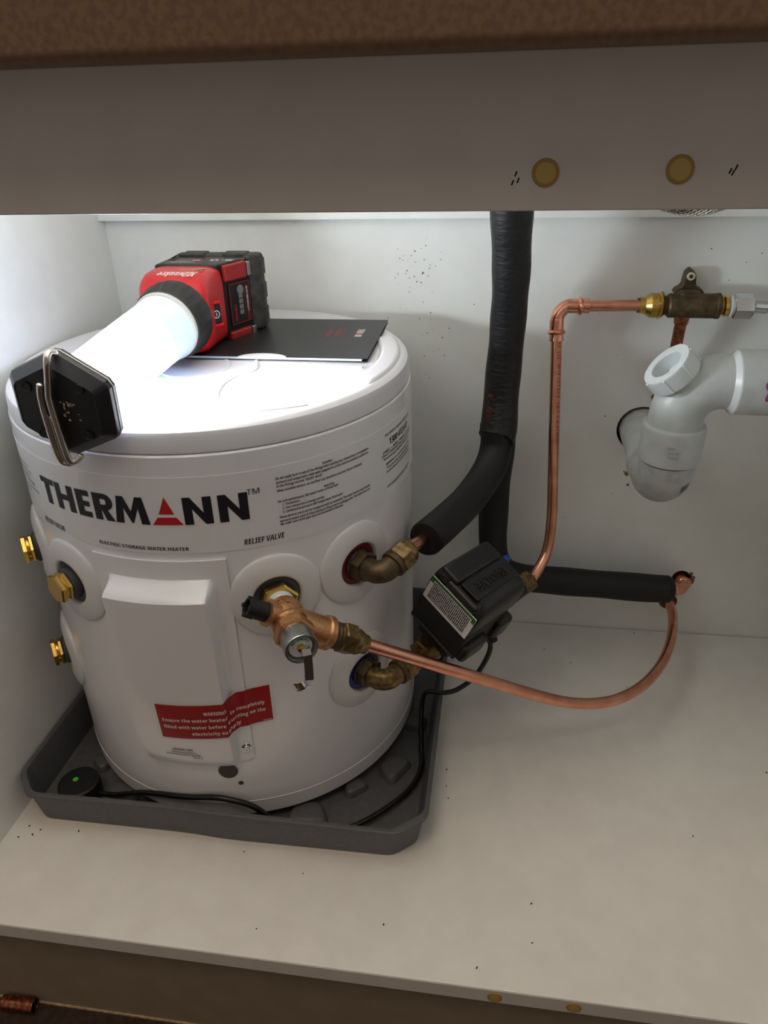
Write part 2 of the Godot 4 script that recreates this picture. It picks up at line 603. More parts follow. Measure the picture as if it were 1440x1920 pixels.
# ------------------------------------------------------------------ cupboard
func build_cupboard() -> void:
	# back panel with the holes that the pipes go through
	var back := CSGCombiner3D.new()
	back.name = "wall_back"
	back.set_meta("kind", "structure")
	var panel := CSGBox3D.new()
	panel.name = "panel"
	panel.size = Vector3(1.29, 0.76, 0.016)
	panel.position = Vector3(0.575, 0.345, -0.008)
	panel.material = M.wall
	back.add_child(panel)
	for h in [[0.6865, 0.3135, 0.0305], [0.7685, 0.0925, 0.0125], [0.7565, 0.0525, 0.0125], [0.7775, 0.0905, 0.009]]:
		var c := CSGCylinder3D.new()
		c.name = "hole"
		c.operation = CSGShape3D.OPERATION_SUBTRACTION
		c.radius = h[2]
		c.height = 0.06
		c.sides = 40
		c.rotation.x = PI / 2
		c.position = Vector3(h[0], h[1], -0.008)
		c.material = M.chip
		back.add_child(c, true)
	add_child(back)
	structure("wall_rear", box(Vector3(0.575, 0.3, -0.075), Vector3(1.3, 0.9, 0.02), 0.001), M.dark)
	# the left side stands a little out of square
	var lw := func(z: float) -> float: return 0.0105 - 0.0307 * z
	var r0 := PackedVector3Array()
	var r1 := PackedVector3Array()
	for q in [[-0.016, -0.0183], [0.5474, -0.0183], [0.5474, 0.716], [-0.016, 0.716]]:
		r0.append(Vector3(lw.call(q[0]), q[1], q[0]))
		r1.append(Vector3(lw.call(q[0]) - 0.016, q[1], q[0]))
	structure("wall_left", solid(loft([r0, r1])), M.wall)
	structure("wall_right", box(Vector3(0.920, 0.35, 0.266), Vector3(0.016, 0.735, 0.562), 0.0006), M.wall)
	structure("floor", box(Vector3(0.59, -0.00915, 0.2743), Vector3(1.25, 0.0183, 0.5462), 0.0007), M.floor)
	structure("ceiling", box(Vector3(0.59, 0.733, 0.255), Vector3(1.28, 0.034, 0.63), 0.0006), M.under)
	# benchtop: laminated front edge hanging over the rail
	var edge := PackedVector2Array()
	for i in 7:
		var a := PI / 2 * i / 6.0
		edge.append(Vector2(0.581 + 0.006 * sin(a), 0.7205 - 0.006 * cos(a)))
	edge.append(Vector2(0.587, 0.775))
	edge.append(Vector2(0.557, 0.775))
	edge.append(Vector2(0.557, 0.7145))
	structure("trim_1", prism(edge, func(x, y, z): return Vector3(z, y, x), -0.3, 1.5), M.bench, 50.0)
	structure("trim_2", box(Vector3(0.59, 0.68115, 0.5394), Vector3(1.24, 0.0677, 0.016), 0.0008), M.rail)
	structure("trim_3", box(Vector3(0.6, 0.643, 0.0073), Vector3(1.21, 0.145, 0.0145), 0.0008), M.wall)
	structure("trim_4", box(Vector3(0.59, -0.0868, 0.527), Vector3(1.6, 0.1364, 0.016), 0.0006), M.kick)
	structure("trim_5", box(Vector3(0.59, -0.1535, 0.5275), Vector3(1.6, 0.0035, 0.0174), 0.0006), M.chip)
	structure("trim_6", box(Vector3(0.455, -0.0097, 0.54765), Vector3(0.95, 0.0170, 0.0005), 0.0001), M.rail)  # thin strip added over the shelf edge, its shade put into the colour
	structure("floor_room", box(Vector3(0.6, -0.165, 1.1), Vector3(3.2, 0.02, 1.9), 0.0006), M.roomfloor)
	var rail_marks := get_node("trim_2") as Node3D
	var marks := [[0.5077, 0.6602], [0.5091, 0.6641], [0.5103, 0.6612], [0.6066, 0.6640], [0.6090, 0.6655], [0.6079, 0.6632]]
	for q in marks:
		var b := Basis(Vector3(0, 0, 1), -0.35)
		part(rail_marks, "staple_hole", box(Vector3(q[0], q[1], 0.5472), Vector3(0.0008, 0.0026, 0.0008), 0.0003, b), M.darkspeck)

# ------------------------------------------------------------------ water heater
func cover_lift(th: float, y: float) -> float:
	var side := sstep(14.4, 12.3, absf(th + 0.2))
	var top := sstep(0.3235, 0.3095, y)
	var depth := lerpf(0.0045, 0.0195, pow(clampf((y - 0.10) / 0.21, 0, 1), 0.36))
	return 0.0022 + depth * side * top

func build_heater() -> void:
	var w := thing("water_heater", "white round electric storage water heater standing in the grey tray", "water heater", Vector3(AX, 0.014, AZ))
	var o := Vector3(AX, 0, AZ)
	part(w, "base_band", lathe(o, Vector3.UP, [Vector2(0.1965, 0.0142), Vector2(0.2005, 0.0152), Vector2(0.2028, 0.0185), Vector2(0.2034, 0.036), Vector2(0.2030, 0.0370), Vector2(0.2, 0.0372)], 128), M.tank, 25)
	part(w, "body", lathe(o, Vector3.UP, [Vector2(0.2, 0.0366), Vector2(0.2038, 0.0371), Vector2(0.2038, 0.0379), Vector2(RT, 0.0384), Vector2(RT, 0.12), Vector2(RT, 0.23), Vector2(RT, 0.34), Vector2(RT, 0.4412), Vector2(0.2022, 0.4426), Vector2(0.2, 0.4432)], 128), M.tank, 25)
	var lid := part(w, "lid", lathe(o, Vector3.UP, [Vector2(0.2, 0.4434), Vector2(0.2019, 0.4438), Vector2(0.2023, 0.4452), Vector2(0.2018, 0.4575), Vector2(0.2003, 0.4618), Vector2(0.1972, 0.4643), Vector2(0.193, 0.4651), Vector2(0.186, 0.4649), Vector2(0.176, 0.4642), Vector2(0.16, 0.4642), Vector2(0.1, 0.4646), Vector2(0.04, 0.4649), Vector2(0.0, 0.4649)], 128), M.lid, 30)
	# raised lines moulded into the lid
	var curve := [Vector3(0.2584, 0, 0.2137), Vector3(0.2640, 0, 0.2300), Vector3(0.2686, 0, 0.2512), Vector3(0.2565, 0, 0.2685), Vector3(0.2510, 0, 0.2880), Vector3(0.2515, 0, 0.3069), Vector3(0.2560, 0, 0.3279), Vector3(0.2640, 0, 0.3450), Vector3(0.2800, 0, 0.3560), Vector3(0.2971, 0, 0.3579), Vector3(0.3275, 0, 0.3491), Vector3(0.3421, 0, 0.3416)]
	for i in curve.size():
		curve[i].y = 0.4640
	part(lid, "moulded_rib", tube(smooth_path(curve), 0.0022, 10, true), M.lid, 60)
	var arcs := []
	for i in 22:
		var a := lerpf(64.0, 118.0, i / 21.0) * DEG
		var f := sstep(0.0, 0.1, i / 21.0) * sstep(1.0, 0.9, i / 21.0)
		var h := 0.4638 + 0.0042 * f
		var rr := PackedVector3Array()
		for q in [[0.170, 0.4630], [0.174, h - 0.0008], [0.177, h], [0.189, h], [0.192, h - 0.0008], [0.194, 0.4630]]:
			rr.append(Vector3(AX + q[0] * sin(a), q[1], AZ + q[0] * cos(a)))
		arcs.append(rr)
	part(lid, "raised_pad", solid(loft(arcs)), M.lid, 60)
	part(lid, "moulded_ring", tube(smooth_path(arc_points(Vector3(0.205, 0.4644, 0.245), 0.034, 0, 360, 40)), 0.0016, 8), M.lid, 60)
	part(lid, "moulded_rib", tube(PackedVector3Array([Vector3(0.272, 0.4644, 0.2390), Vector3(0.372, 0.4644, 0.2365)]), 0.0022, 8, true), M.lid, 60)
	# the printed film round the upper body
	var rows := []
	for i in 97:
		var a := lerpf(-105, 120, i / 96.0) * DEG
		rows.append(PackedVector3Array([tank_point(a, 0.3492, 0.00005), tank_point(a, 0.3492, 0.0004), tank_point(a, 0.4232, 0.0004), tank_point(a, 0.4232, 0.00005)]))
	var film := part(w, "label_film", solid(loft(rows)), M.label_white, 25)
	build_heater_print(film)
	# access cover: a plate with a raised box, one pressed sheet
	var front := []
	var nu := 72
	var nv := 64
	for j in nv + 1:
		var row := PackedVector3Array()
		for i in nu + 1:
			var th := lerpf(-18.1, 17.8, float(i) / nu)
			var y := lerpf(0.1005, 0.3422, pow(float(j) / nv, 0.85))
			if j == 0 and absf(th) > 16.3:
				y += (absf(th) - 16.3) * 0.0035
			row.append(tank_point(th * DEG, y, cover_lift(th, y)))
		front.append(row)
	var t := sheet(loft(front, false, false, false), Vector3(0, 0, 1))
	var rim := PackedVector3Array()
	for i in nu + 1:
		rim.append(front[0][i])
	for j in range(1, nv + 1):
		rim.append(front[j][nu])
	for i in range(nu - 1, -1, -1):
		rim.append(front[nv][i])
	for j in range(nv - 1, 0, -1):
		rim.append(front[j][0])
	var inner := PackedVector3Array()
	for p in rim:
		var d := Vector2(p.x - AX, p.z - AZ)
		d = d.normalized() * (RT + 0.0001)
		inner.append(Vector3(AX + d.x, p.y, AZ + d.y))
	var skirt := loft([rim, inner], true, false, false)
	var probe := (skirt[2] - skirt[0]).cross(skirt[1] - skirt[0])
	t.append_array(skirt if probe.y < 0.0 else flipped(skirt))
	var cover := part(w, "access_cover", t, M.tank, 30)
	build_cover_print(w, cover)
	var sa := 16.0 * DEG
	var sn := Vector3(sin(sa), 0, cos(sa))
	var sc := part(cover, "cover_screw", lathe(tank_point(sa, 0.1175, 0.0022), sn, [Vector2(0.0052, 0), Vector2(0.0055, 0.0006), Vector2(0.0052, 0.0012), Vector2(0.0036, 0.0014), Vector2(0.0034, 0.0030), Vector2(0.0026, 0.0036), Vector2(0.0012, 0.0036), Vector2(0.0011, 0.0026)], 24), M.chrome, 30)
	sc.set_meta("label", "chrome screw with washer")
	for q in [[9.57, 0.0846, 0.0101], [12.72, 0.0666, 0.0027]]:
		var a: float = q[0] * DEG
		var dd := PackedVector3Array()
		for i in 32:
			var b0 := TAU * i / 32
			var b1 := TAU * (i + 1) / 32
			for p in [Vector2.ZERO, Vector2(cos(b0), sin(b0)), Vector2(cos(b1), sin(b1))]:
				dd.append(tank_point(a + p.x * q[2] / RT, q[1] + p.y * q[2], 0.0006))
		part(w, "grey_plug", sheet(dd, Vector3(0, 0, 1)), M.patchgrey)
	# moulded rings round the six ports
	for q in [[-29.55, 0.2965, "grey"], [29.3, 0.2945, "grey"], [53.9, 0.298, "red"], [54.1, 0.1645, "blue"], [-54.0, 0.298, "grey"], [-54.0, 0.1645, "grey"]]:
		port(w, q[0], q[1], q[2])
	for q in [[-29.55, 0.2965], [-54.0, 0.298], [-54.0, 0.1645]]:
		var a: float = q[0] * DEG
		var n := Vector3(sin(a), 0, cos(a))
		var p := tank_point(a, q[1], 0.0)
		var plug := part(w, "brass_plug", hexnut(p, n, 0.0095, 0.0142, 0.0152, 0.3), M.brass, 20)
		part(plug, "plug_neck", lathe(p, n, [Vector2(0.0155, 0.0008), Vector2(0.0155, 0.0085), Vector2(0.0125, 0.0098)], 28), M.rubber)
		part(plug, "plug_groove", lathe(p, n, [Vector2(0.0121, 0.0135), Vector2(0.0121, 0.0165)], 28), M.brass)
		part(plug, "plug_head", hexnut(p, n, 0.0158, 0.0215, 0.0152, 0.3), M.brass, 20)

func arc_points(c: Vector3, r: float, a0: float, a1: float, n: int) -> Array:
	var p := []
	for i in n + 1:
		var a := lerpf(a0, a1, float(i) / n) * DEG
		p.append(c + Vector3(r * cos(a), 0, r * sin(a)))
	return p

func port(w: Node3D, th: float, y: float, kind: String) -> void:
	var rings := []
	for q in [[0.0438, -0.001], [0.0437, 0.0012], [0.0431, 0.0022], [0.0410, 0.0033], [0.036, 0.0048], [0.030, 0.0060], [0.0250, 0.0064], [0.0232, 0.0059], [0.0222, 0.0046], [0.0218, 0.0003]]:
		var r := PackedVector3Array()
		for i in 64:
			var a := TAU * i / 64
			r.append(tank_point(th * DEG + q[0] * cos(a) / RT, y + q[0] * sin(a), q[1]))
		rings.append(r)
	var t := loft(rings, true, false, false)
	var n := Vector3(sin(th * DEG), 0, cos(th * DEG))
	var surround := part(w, "port_surround", sheet(t, n), M.whiteplastic, 50)
	var seal := []
	for q in [[0.0217, 0.0006], [0.0215, 0.0024], [0.0195, 0.0030], [0.0165, 0.0024], [0.0160, 0.0008], [0.0001, 0.0008]]:
		var r := PackedVector3Array()
		for i in 48:
			var a := TAU * i / 48
			r.append(tank_point(th * DEG + q[0] * cos(a) / RT, y + q[0] * sin(a), q[1]))
		seal.append(r)
	part(surround, "port_seal", sheet(loft(seal, true, false, false), n), {"grey": M.rubber, "red": M.redrubber, "blue": M.bluerubber}[kind], 50)

func poly_tris(pts: Array) -> PackedVector3Array:
	var p := PackedVector2Array(pts)
	var t := PackedVector3Array()
	for i in Geometry2D.triangulate_polygon(p):
		t.append(Vector3(p[i].x, p[i].y, 0))
	return t

func rect(x0: float, y0: float, x1: float, y1: float) -> PackedVector3Array:
	return PackedVector3Array([Vector3(x0, y0, 0), Vector3(x1, y0, 0), Vector3(x1, y1, 0), Vector3(x0, y0, 0), Vector3(x1, y1, 0), Vector3(x0, y1, 0)])

func build_heater_print(film: Node3D) -> void:
	# big word: each letter drawn in degrees along the body and metres up
	var K := RT * DEG
	var y0 := 0.3785
	var H := 0.0262
	var L := []
	var bar := func(a0: float, a1: float, v0: float, v1: float) -> PackedVector3Array: return rect(a0 * K, v0 * H, a1 * K, v1 * H)
	L.append(["letter_t", [bar.call(-33.9, -27.7, 0.78, 1.0), bar.call(-32.15, -30.0, 0.0, 0.8)]])
	L.append(["letter_h", [bar.call(-27.35, -25.2, 0.0, 1.0), bar.call(-22.7, -20.6, 0.0, 1.0), bar.call(-25.3, -22.6, 0.40, 0.62)]])
	L.append(["letter_e", [bar.call(-19.55, -17.4, 0.0, 1.0), bar.call(-17.5, -15.15, 0.79, 1.0), bar.call(-17.5, -15.4, 0.40, 0.60), bar.call(-17.5, -15.15, 0.0, 0.21)]])
	var bowl := PackedVector3Array()
	for i in 14:
		var f0 := -PI / 2 + PI * i / 14.0
		var f1 := -PI / 2 + PI * (i + 1) / 14.0
		var q := []
		for e in [[f0, 1.0], [f1, 1.0], [f1, 0.4], [f0, 0.4]]:
			q.append(Vector3((-10.75 + 2.35 * (cos(e[0]) * (1.0 if e[1] == 1.0 else 0.22))) * K, (0.69 + (0.31 if e[1] == 1.0 else 0.105) * sin(e[0])) * H, 0))
		bowl.append_array([q[0], q[1], q[2], q[0], q[2], q[3]])
	L.append(["letter_r", [bar.call(-14.1, -11.95, 0.0, 1.0), bar.call(-12.0, -10.7, 0.795, 1.0), bar.call(-12.0, -10.7, 0.38, 0.585), bowl, poly_tris([Vector2(-11.9 * K, 0.42 * H), Vector2(-10.2 * K, 0.42 * H), Vector2(-8.4 * K, 0), Vector2(-10.8 * K, 0)])]])
	L.append(["letter_m", [poly_tris([Vector2(-8.15 * K, 0), Vector2(-7.0 * K, H), Vector2(-5.2 * K, H), Vector2(-3.65 * K, 0.46 * H), Vector2(-2.1 * K, H), Vector2(-0.3 * K, H), Vector2(0.85 * K, 0), Vector2(-1.3 * K, 0), Vector2(-1.75 * K, 0.58 * H), Vector2(-3.4 * K, 0.03 * H), Vector2(-3.9 * K, 0.03 * H), Vector2(-5.55 * K, 0.58 * H), Vector2(-6.0 * K, 0)])]])
	L.append(["letter_n", [poly_tris([Vector2(9.45 * K, 0), Vector2(9.45 * K, H), Vector2(11.3 * K, H), Vector2(14.2 * K, 0.42 * H), Vector2(14.2 * K, H), Vector2(16.3 * K, H), Vector2(16.3 * K, 0), Vector2(14.45 * K, 0), Vector2(11.55 * K, 0.58 * H), Vector2(11.55 * K, 0)])]])
	L.append(["letter_n", [poly_tris([Vector2(17.8 * K, 0), Vector2(17.8 * K, H), Vector2(19.7 * K, H), Vector2(22.75 * K, 0.42 * H), Vector2(22.75 * K, H), Vector2(24.9 * K, H), Vector2(24.9 * K, 0), Vector2(23.0 * K, 0), Vector2(19.95 * K, 0.58 * H), Vector2(19.95 * K, 0)])]])
	for l in L:
		var t := PackedVector3Array()
		for q in l[1]:
			t.append_array(q)
		part(film, l[0], on_tank(t, 0, y0), M.ink)
	var a := poly_tris([Vector2(5.25 * K, 1.03 * H), Vector2(3.35 * K, 0.40 * H), Vector2(7.15 * K, 0.40 * H)])
	a.append_array(poly_tris([Vector2(2.95 * K, 0.28 * H), Vector2(1.45 * K, 0), Vector2(9.05 * K, 0), Vector2(7.55 * K, 0.28 * H)]))
	part(film, "letter_a", on_tank(a, 0, y0), M.red_ink).set_meta("label", "red triangle standing for the letter A")
	part(film, "trademark_sign", on_tank(letters("TM", 0.0049, 3.1 * K, plain_font), 24.8, 0.4018), M.black_ink)
	part(film, "printed_line", on_tank(letters("ELECTRIC STORAGE WATER HEATER", 0.0034, 24.2 * K), -14.9, 0.3528), M.black_ink)
	part(film, "printed_line", on_tank(letters("RELIEF VALVE", 0.0054, 10.0 * K, bold_font, 0.15), 22.75, 0.3535), M.black_ink)
	part(film, "printed_line", on_tank(letters("RELIEF VALVE", 0.0054, 10.0 * K, bold_font), -37.6, 0.3527), M.black_ink)
	# text, left edge in degrees, right edge in degrees (0: natural), baseline, height, bold
	var lines := [
		["Installer", 44.65, 47.7, 0.4143, true], ["Do not apply heat to any of the fittings when making your connections. A combination", 32.13, 60.17, 0.4108, false],
		["pressure and temperature relief valve (supplied in carton) must be installed in either one", 32.12, 60.11, 0.4070, false], ["of the fittings marked \"RELIEF VALVE\".", 32.12, 44.8, 0.4034, false],
		["When installed indoors, an overflow tray should be used (see Owner's Manual).", 32.13, 57.5, 0.3990, false], ["Warning", 44.66, 47.8, 0.3917, true],
		["For safe performance, this water heater is fitted with:", 32.11, 49.05, 0.3885, false], ["1. Thermostat", 33.15, 37.65, 0.3850, false], ["2. Over-temperature energy cut-out", 33.11, 44.48, 0.3814, false],
		["3. Combination pressure and temperature relief valve", 33.1, 50.28, 0.3778, false], ["These devices must not be tampered with or removed. The water heater must not be", 32.13, 60.2, 0.3730, false],
		["operated unless each of those devices is fitted and in working order. The relief valve and", 32.13, 60.15, 0.3692, false], ["the relief valve drain pipe must not be sealed or blocked.", 32.15, 50.23, 0.3660, false],
		["For Advice, Repairs and Service", 68.06, 85.54, 0.4130, true], ["240V ~ 50Hz  Water Heater", 66.58, 87.3, 0.3965, true],
		["Class X Vitreous Enamel Do not use", 66.0, 87.26, 0.3930, true], ["Recommended Maximum Thermostat", 67.02, 84.75, 0.3890, true], ["WARNING: For continued safety of this", 68.04, 85.77, 0.3828, true],
		["it must be installed, operated and maintained", 68.56, 85.32, 0.3786, true], ["in accordance with the instructions", 68.21, 85.25, 0.3746, true], ["DUX MANUFACTURING LIMITED", 68.55, 85.36, 0.3580, true],
		["tempered water heaters", -56.0, -40.96, 0.4036, true], ["must be supplied with water", -56.0, -39.36, 0.3980, true], ["of suitable quality", -56.0, -41.6, 0.3925, true],
		["see the Owner's Manual", -56.0, -39.1, 0.3872, true], ["for warranty and servicing", -56.0, -37.74, 0.3808, true], ["at regular times", -56.0, -43.8, 0.3758, true]]
	for q in lines:
		part(film, "printed_line", on_tank(letters(q[0], 0.0024 if q[1] > 0 else 0.0022, (q[2] - q[1]) * K, bold_font, 0.16 if q[4] and q[1] > 60 else 0.0), q[1], q[3]), M.black_ink)
	part(film, "printed_line", on_tank(letters("1300 412 612", 0.0064, 13.8 * K, bold_font, 0.2), 70.1, 0.4020), M.black_ink)

func on_cover(t: PackedVector3Array, th0: float, y0: float, lift: float, tilt := 0.0) -> PackedVector3Array:
	var r := PackedVector3Array()
	for p in finer(t, 0.0025):
		var th := th0 + p.x / RT / DEG
		var y := y0 + p.y + (th + 5.9) * tilt
		var base := cover_lift(th, y) if th < 17.8 else 0.0
		if th >= 12.0 and th < 20.0:      # the film bridges the edge of the box softly
			base = 0.0
			for k in 9:
				var q := th + (k - 4) * 0.45
				base += (cover_lift(q, y) if q < 17.8 else 0.0) / 9.0
			base = maxf(base, cover_lift(th, y) if th < 17.8 else 0.0)
		r.append(tank_point(th * DEG, y, base + lift))
	return sheet(r, Vector3(0.1, 0, 1))

func sheet_grid(w: float, h: float, nx: int, ny: int) -> PackedVector3Array:
	var t := PackedVector3Array()
	for i in nx:
		for j in ny:
			t.append_array(rect(w * i / nx, h * j / ny, w * (i + 1) / nx, h * (j + 1) / ny))
	return t

func build_cover_print(w: Node3D, cover: Node3D) -> void:
	var K := RT * DEG
	var s := part(w, "warning_sticker", on_cover(sheet_grid(31.0 * K, 0.0475, 60, 2), -5.9, 0.1428, 0.0006, 0.00014), M.label_white, 60)
	part(s, "red_panel", on_cover(sheet_grid(29.6 * K, 0.0447, 60, 2), -5.2, 0.1442, 0.0010, 0.00014), M.sticker, 60)
	for q in [["WARNING", 9.9, 5.6, 0.1772], ["Ensure the water heater is completely", 9.3, 26.6, 0.1683], ["filled with water before turning on the", 9.3, 26.6, 0.1592], ["electricity supply", 9.4, 12.4, 0.1503]]:
		part(s, "printed_line", on_cover(letters(q[0], 0.0043, q[2] * K), q[1] - q[2] / 2, q[3] - 0.0012, 0.0014, 0.00014), M.paper)
	part(s, "printed_line", on_cover(letters("09034404", 0.0011, 2.4 * K), 21.6, 0.1455, 0.0014, 0.00014), M.paper)
	for q in [["DANGER 240V", -0.6, 5.5, 0.1262, 0.0026], ["Please ensure power is", -0.6, 6.6, 0.1224, 0.0022], ["disconnected before opening.", -0.8, 9.6, 0.1188, 0.0022], ["H0216  B", 3.0, 2.6, 0.1150, 0.0018]]:
		part(cover, "printed_line", on_cover(letters(q[0], q[4], q[2] * K), q[1] - q[2] / 2, q[3], 0.0007), M.black_ink)

# ------------------------------------------------------------------ drip tray
func tray_outline(out: float) -> Array:      # outer outline at the rim (out = 1) or at the foot (out = 0)
	var f := lerpf(0.0, 0.0095, out)
	return [Vector2(0.0285 - f * 0.2, 0.4255 + f), Vector2(0.180, 0.4243 + f * 0.78), Vector2(0.205, 0.4250 + f * 0.74), Vector2(0.235, 0.4268 + f * 0.68), Vector2(0.260, 0.4268 + f * 0.70), Vector2(0.418 + f * 0.5, 0.4248 + f),
		Vector2(0.4425 + f, 0.405 + f * 0.5), Vector2(0.4425 + f, 0.030 - f * 0.5), Vector2(0.418, 0.012 - f), Vector2(0.04, 0.012 - f), Vector2(0.020 - f * 0.55, 0.034), Vector2(0.0105 - f * 0.75, 0.404 + f * 0.4)]

func build_tray() -> void:
	var tr := thing("drip_tray", "dark grey plastic overflow tray with cut corners under the water heater", "tray", Vector3(0.226, 0, 0.22))
	var outline := func(out: float, inset: float, y: float) -> PackedVector3Array:
		var p := round_poly(tray_outline(out), 0.008, 3)
		var c := Vector2(0.226, 0.218)
		var r := PackedVector3Array()
		for q in p:
			var d := q - c
			r.append(Vector3(q.x - signf(d.x) * inset * minf(1.0, absf(d.x) / 0.19), y, q.y - signf(d.y) * inset * minf(1.0, absf(d.y) / 0.19)))
		return r
	var rings := []
	for q in [[0.0, 0.002, 0.0004], [0.0, 0.0, 0.003], [0.9, 0.0, 0.0455], [1.0, -0.0022, 0.0465], [1.0, -0.0022, 0.0495], [1.0, -0.001, 0.0505], [1.0, 0.0026, 0.0505], [0.95, 0.003, 0.048], [0.0, 0.003, 0.0065], [0.0, 0.007, 0.004]]:
		rings.append(outline.call(q[0], q[1], q[2]))
	part(tr, "tray_shell", solid(loft(rings)), M.tray, 35)
	# raised pads in the bottom that carry the heater
	for q in [[0.319, 0.388, 0.026, 0.016, 0.15], [0.364, 0.3455, 0.017, 0.010, 0.75], [0.4035, 0.3110, 0.023, 0.015, 1.05], [0.4180, 0.2350, 0.014, 0.018, 1.5], [0.104, 0.388, 0.026, 0.016, -0.15], [0.060, 0.346, 0.015, 0.010, -0.75], [0.060, 0.062, 0.018, 0.015, 0.8], [0.386, 0.060, 0.020, 0.015, -0.8]]:
		var c := Vector3(q[0], 0.0038, q[1])
		var b := Basis(Vector3.UP, q[4])
		var rr := []
		for e in [[1.0, 0.0], [0.97, 0.0025], [0.84, 0.0068], [0.74, 0.0085], [0.5, 0.0090]]:
			var p := PackedVector3Array()
			for u in round_poly([Vector2(-q[2] * 0.62, -q[3]), Vector2(q[2] * 0.62, -q[3]), Vector2(q[2], q[3]), Vector2(-q[2], q[3])], 0.012, 4):
				p.append(c + b * Vector3(u.x * e[0], e[1], u.y * e[0]))
			rr.append(p)
		part(tr, "support_pad", solid(loft(rr)), M.tray, 60)
	for k in 2:
		part(tr, "support_ring", tube(PackedVector3Array(arc_points(Vector3(AX, 0.004, AZ), 0.150 - 0.05 * k, 0, 360, 72)), 0.0098, 10), M.tray, 60)

# ------------------------------------------------------------------ work lamp
func build_lamp() -> void:
	var w := thing("work_lamp", "red and black battery work lamp lit and lying across the heater lid", "lamp", Vector3(0.184, 0.469, 0.25))
	var c0 := Vector3(0.1662, 0.4895, 0.4302)
	var k := Vector3(0.184, 0.5070, 0.2495)
	var a := (k - c0).normalized()
	var b := frame_of(a)                   # b.x, b.y across, b.z along towards the battery
	var rt := a.cross(Vector3.UP).normalized()
	var up := rt.cross(a)
	var L := c0.distance_to(k)
	# tube: its LED board shines to one side only, the other half just glows
	var face_dir := (rt * cos(47 * DEG) + up * sin(47 * DEG)).normalized()
	var face_side := a.cross(face_dir).normalized()
	for e in [[-54.0, 54.0, M.lens, "lamp_tube"], [54.0, 180.0, M.lensdim, "lamp_tube_back"], [180.0, 306.0, M.lensdim, "lamp_tube_back"]]:
		var half := []
		for q in [[0.0262, 0.014], [0.0270, 0.018], [0.0276, 0.05], [0.0292, 0.10], [0.0303, 0.138]]:
			var p := PackedVector3Array([c0 + a * q[1] + face_dir * (0.0008 if e[0] < 0.0 else -0.0004)])
			for i in 29:
				var an: float = lerpf(e[0] + 0.3, e[1] - 0.3, i / 28.0) * DEG
				p.append(c0 + a * q[1] + face_dir * (q[0] * cos(an)) + face_side * (q[0] * sin(an)))
			half.append(p)
		part(w, e[3], solid(loft(half)), e[2], 40)
	part(w, "led_board", box(c0 + a * 0.076, Vector3(0.0010, 0.006, 0.12), 0.0002, Basis(face_dir, face_side, face_dir.cross(face_side)), 1), M.whiteplastic)
	part(w, "tube_end", lathe(c0, a, [Vector2(0.0303, 0.1382), Vector2(0.0309, 0.155), Vector2(0.0316, L - 0.006), Vector2(0.030, L + 0.004)], 48), M.lensend, 40)
	part(w, "tube_ring", lathe(c0, a, [Vector2(0.0320, L - 0.0065), Vector2(0.0334, L - 0.0055), Vector2(0.0338, L - 0.002), Vector2(0.0338, L + 0.003), Vector2(0.031, L + 0.005)], 48), M.lensring)
	for s in [0.055, 0.095, 0.135]:
		var l := OmniLight3D.new()
		l.name = "lamp_light"
		l.position = c0 + a * s + face_dir * 0.016 - w.position
		l.light_color = Color(0.93, 0.965, 0.99)
		l.light_energy = 0.0200
		l.light_size = 0.010
		l.omni_range = 6.0
		l.omni_attenuation = 2.0
		l.shadow_enabled = true
		w.add_child(l, true)
	# hexagonal end cap
	var hexring := func(r: float, s: float) -> PackedVector3Array:
		var p := PackedVector3Array()
		for i in 6:
			for e in [-4.0, 4.0]:
				var an: float = (26.0 + 60.0 * i + e * (1.0)) * DEG
				var rr := r * 0.985
				p.append(c0 + a * s + rt * (rr * cos(an)) + up * (rr * sin(an) * 0.91))
		return p
	var cap := part(w, "end_cap", solid(loft([hexring.call(0.0385, 0.0), hexring.call(0.0395, -0.0006), hexring.call(0.0488, 0.0075), hexring.call(0.0492, 0.0085), hexring.call(0.0488, 0.0170), hexring.call(0.044, 0.0195), hexring.call(0.031, 0.0205)])), M.cap, 25)
	part(cap, "cap_seam", solid(loft([hexring.call(0.0497, 0.0125), hexring.call(0.0497, 0.0135)])), M.lensring)
	for q in [[-0.022, 0.018], [0.024, 0.019], [-0.020, -0.022], [0.021, -0.021]]:
		part(cap, "screw_recess", lathe(c0 + rt * q[0] + up * q[1] - a * 0.0009, -a, [Vector2(0.0042, 0), Vector2(0.0042, 0.0006), Vector2(0.0034, 0.0006), Vector2(0.0030, 0.0001)], 18), M.blackmatt)
	var rng := RandomNumberGenerator.new()
	rng.seed = 5
	var smear := PackedVector3Array()
	for i in 14:
		var q := Vector2(0.008 + rng.randf_range(-0.007, 0.010), rng.randf_range(-0.012, 0.010))
		smear.append_array(box(c0 + rt * q.x + up * q.y - a * 0.0007, Vector3(rng.randf_range(0.0006, 0.0022), rng.randf_range(0.0006, 0.0030), 0.0004), 0.0002, Basis(rt, up, -a) * Basis(Vector3(0, 0, 1), rng.randf_range(-0.8, 0.8)), 1))
	part(cap, "dried_dirt", smear, M.dust).set_meta("kind", "stuff")
	# folding wire hook
	var h1 := [Vector3(0.1745, 0.5345, 0.4300), Vector3(0.1735, 0.5365, 0.4370), Vector3(0.1738, 0.5320, 0.4413), Vector3(0.1700, 0.5185, 0.4396), Vector3(0.1662, 0.5050, 0.4380), Vector3(0.1652, 0.4985, 0.4372), Vector3(0.1652, 0.4810, 0.4356), Vector3(0.1656, 0.4627, 0.4340), Vector3(0.1662, 0.4500, 0.4328), Vector3(0.1680, 0.4445, 0.4310), Vector3(0.1720, 0.4462, 0.4285), Vector3(0.1740, 0.4490, 0.4265)]
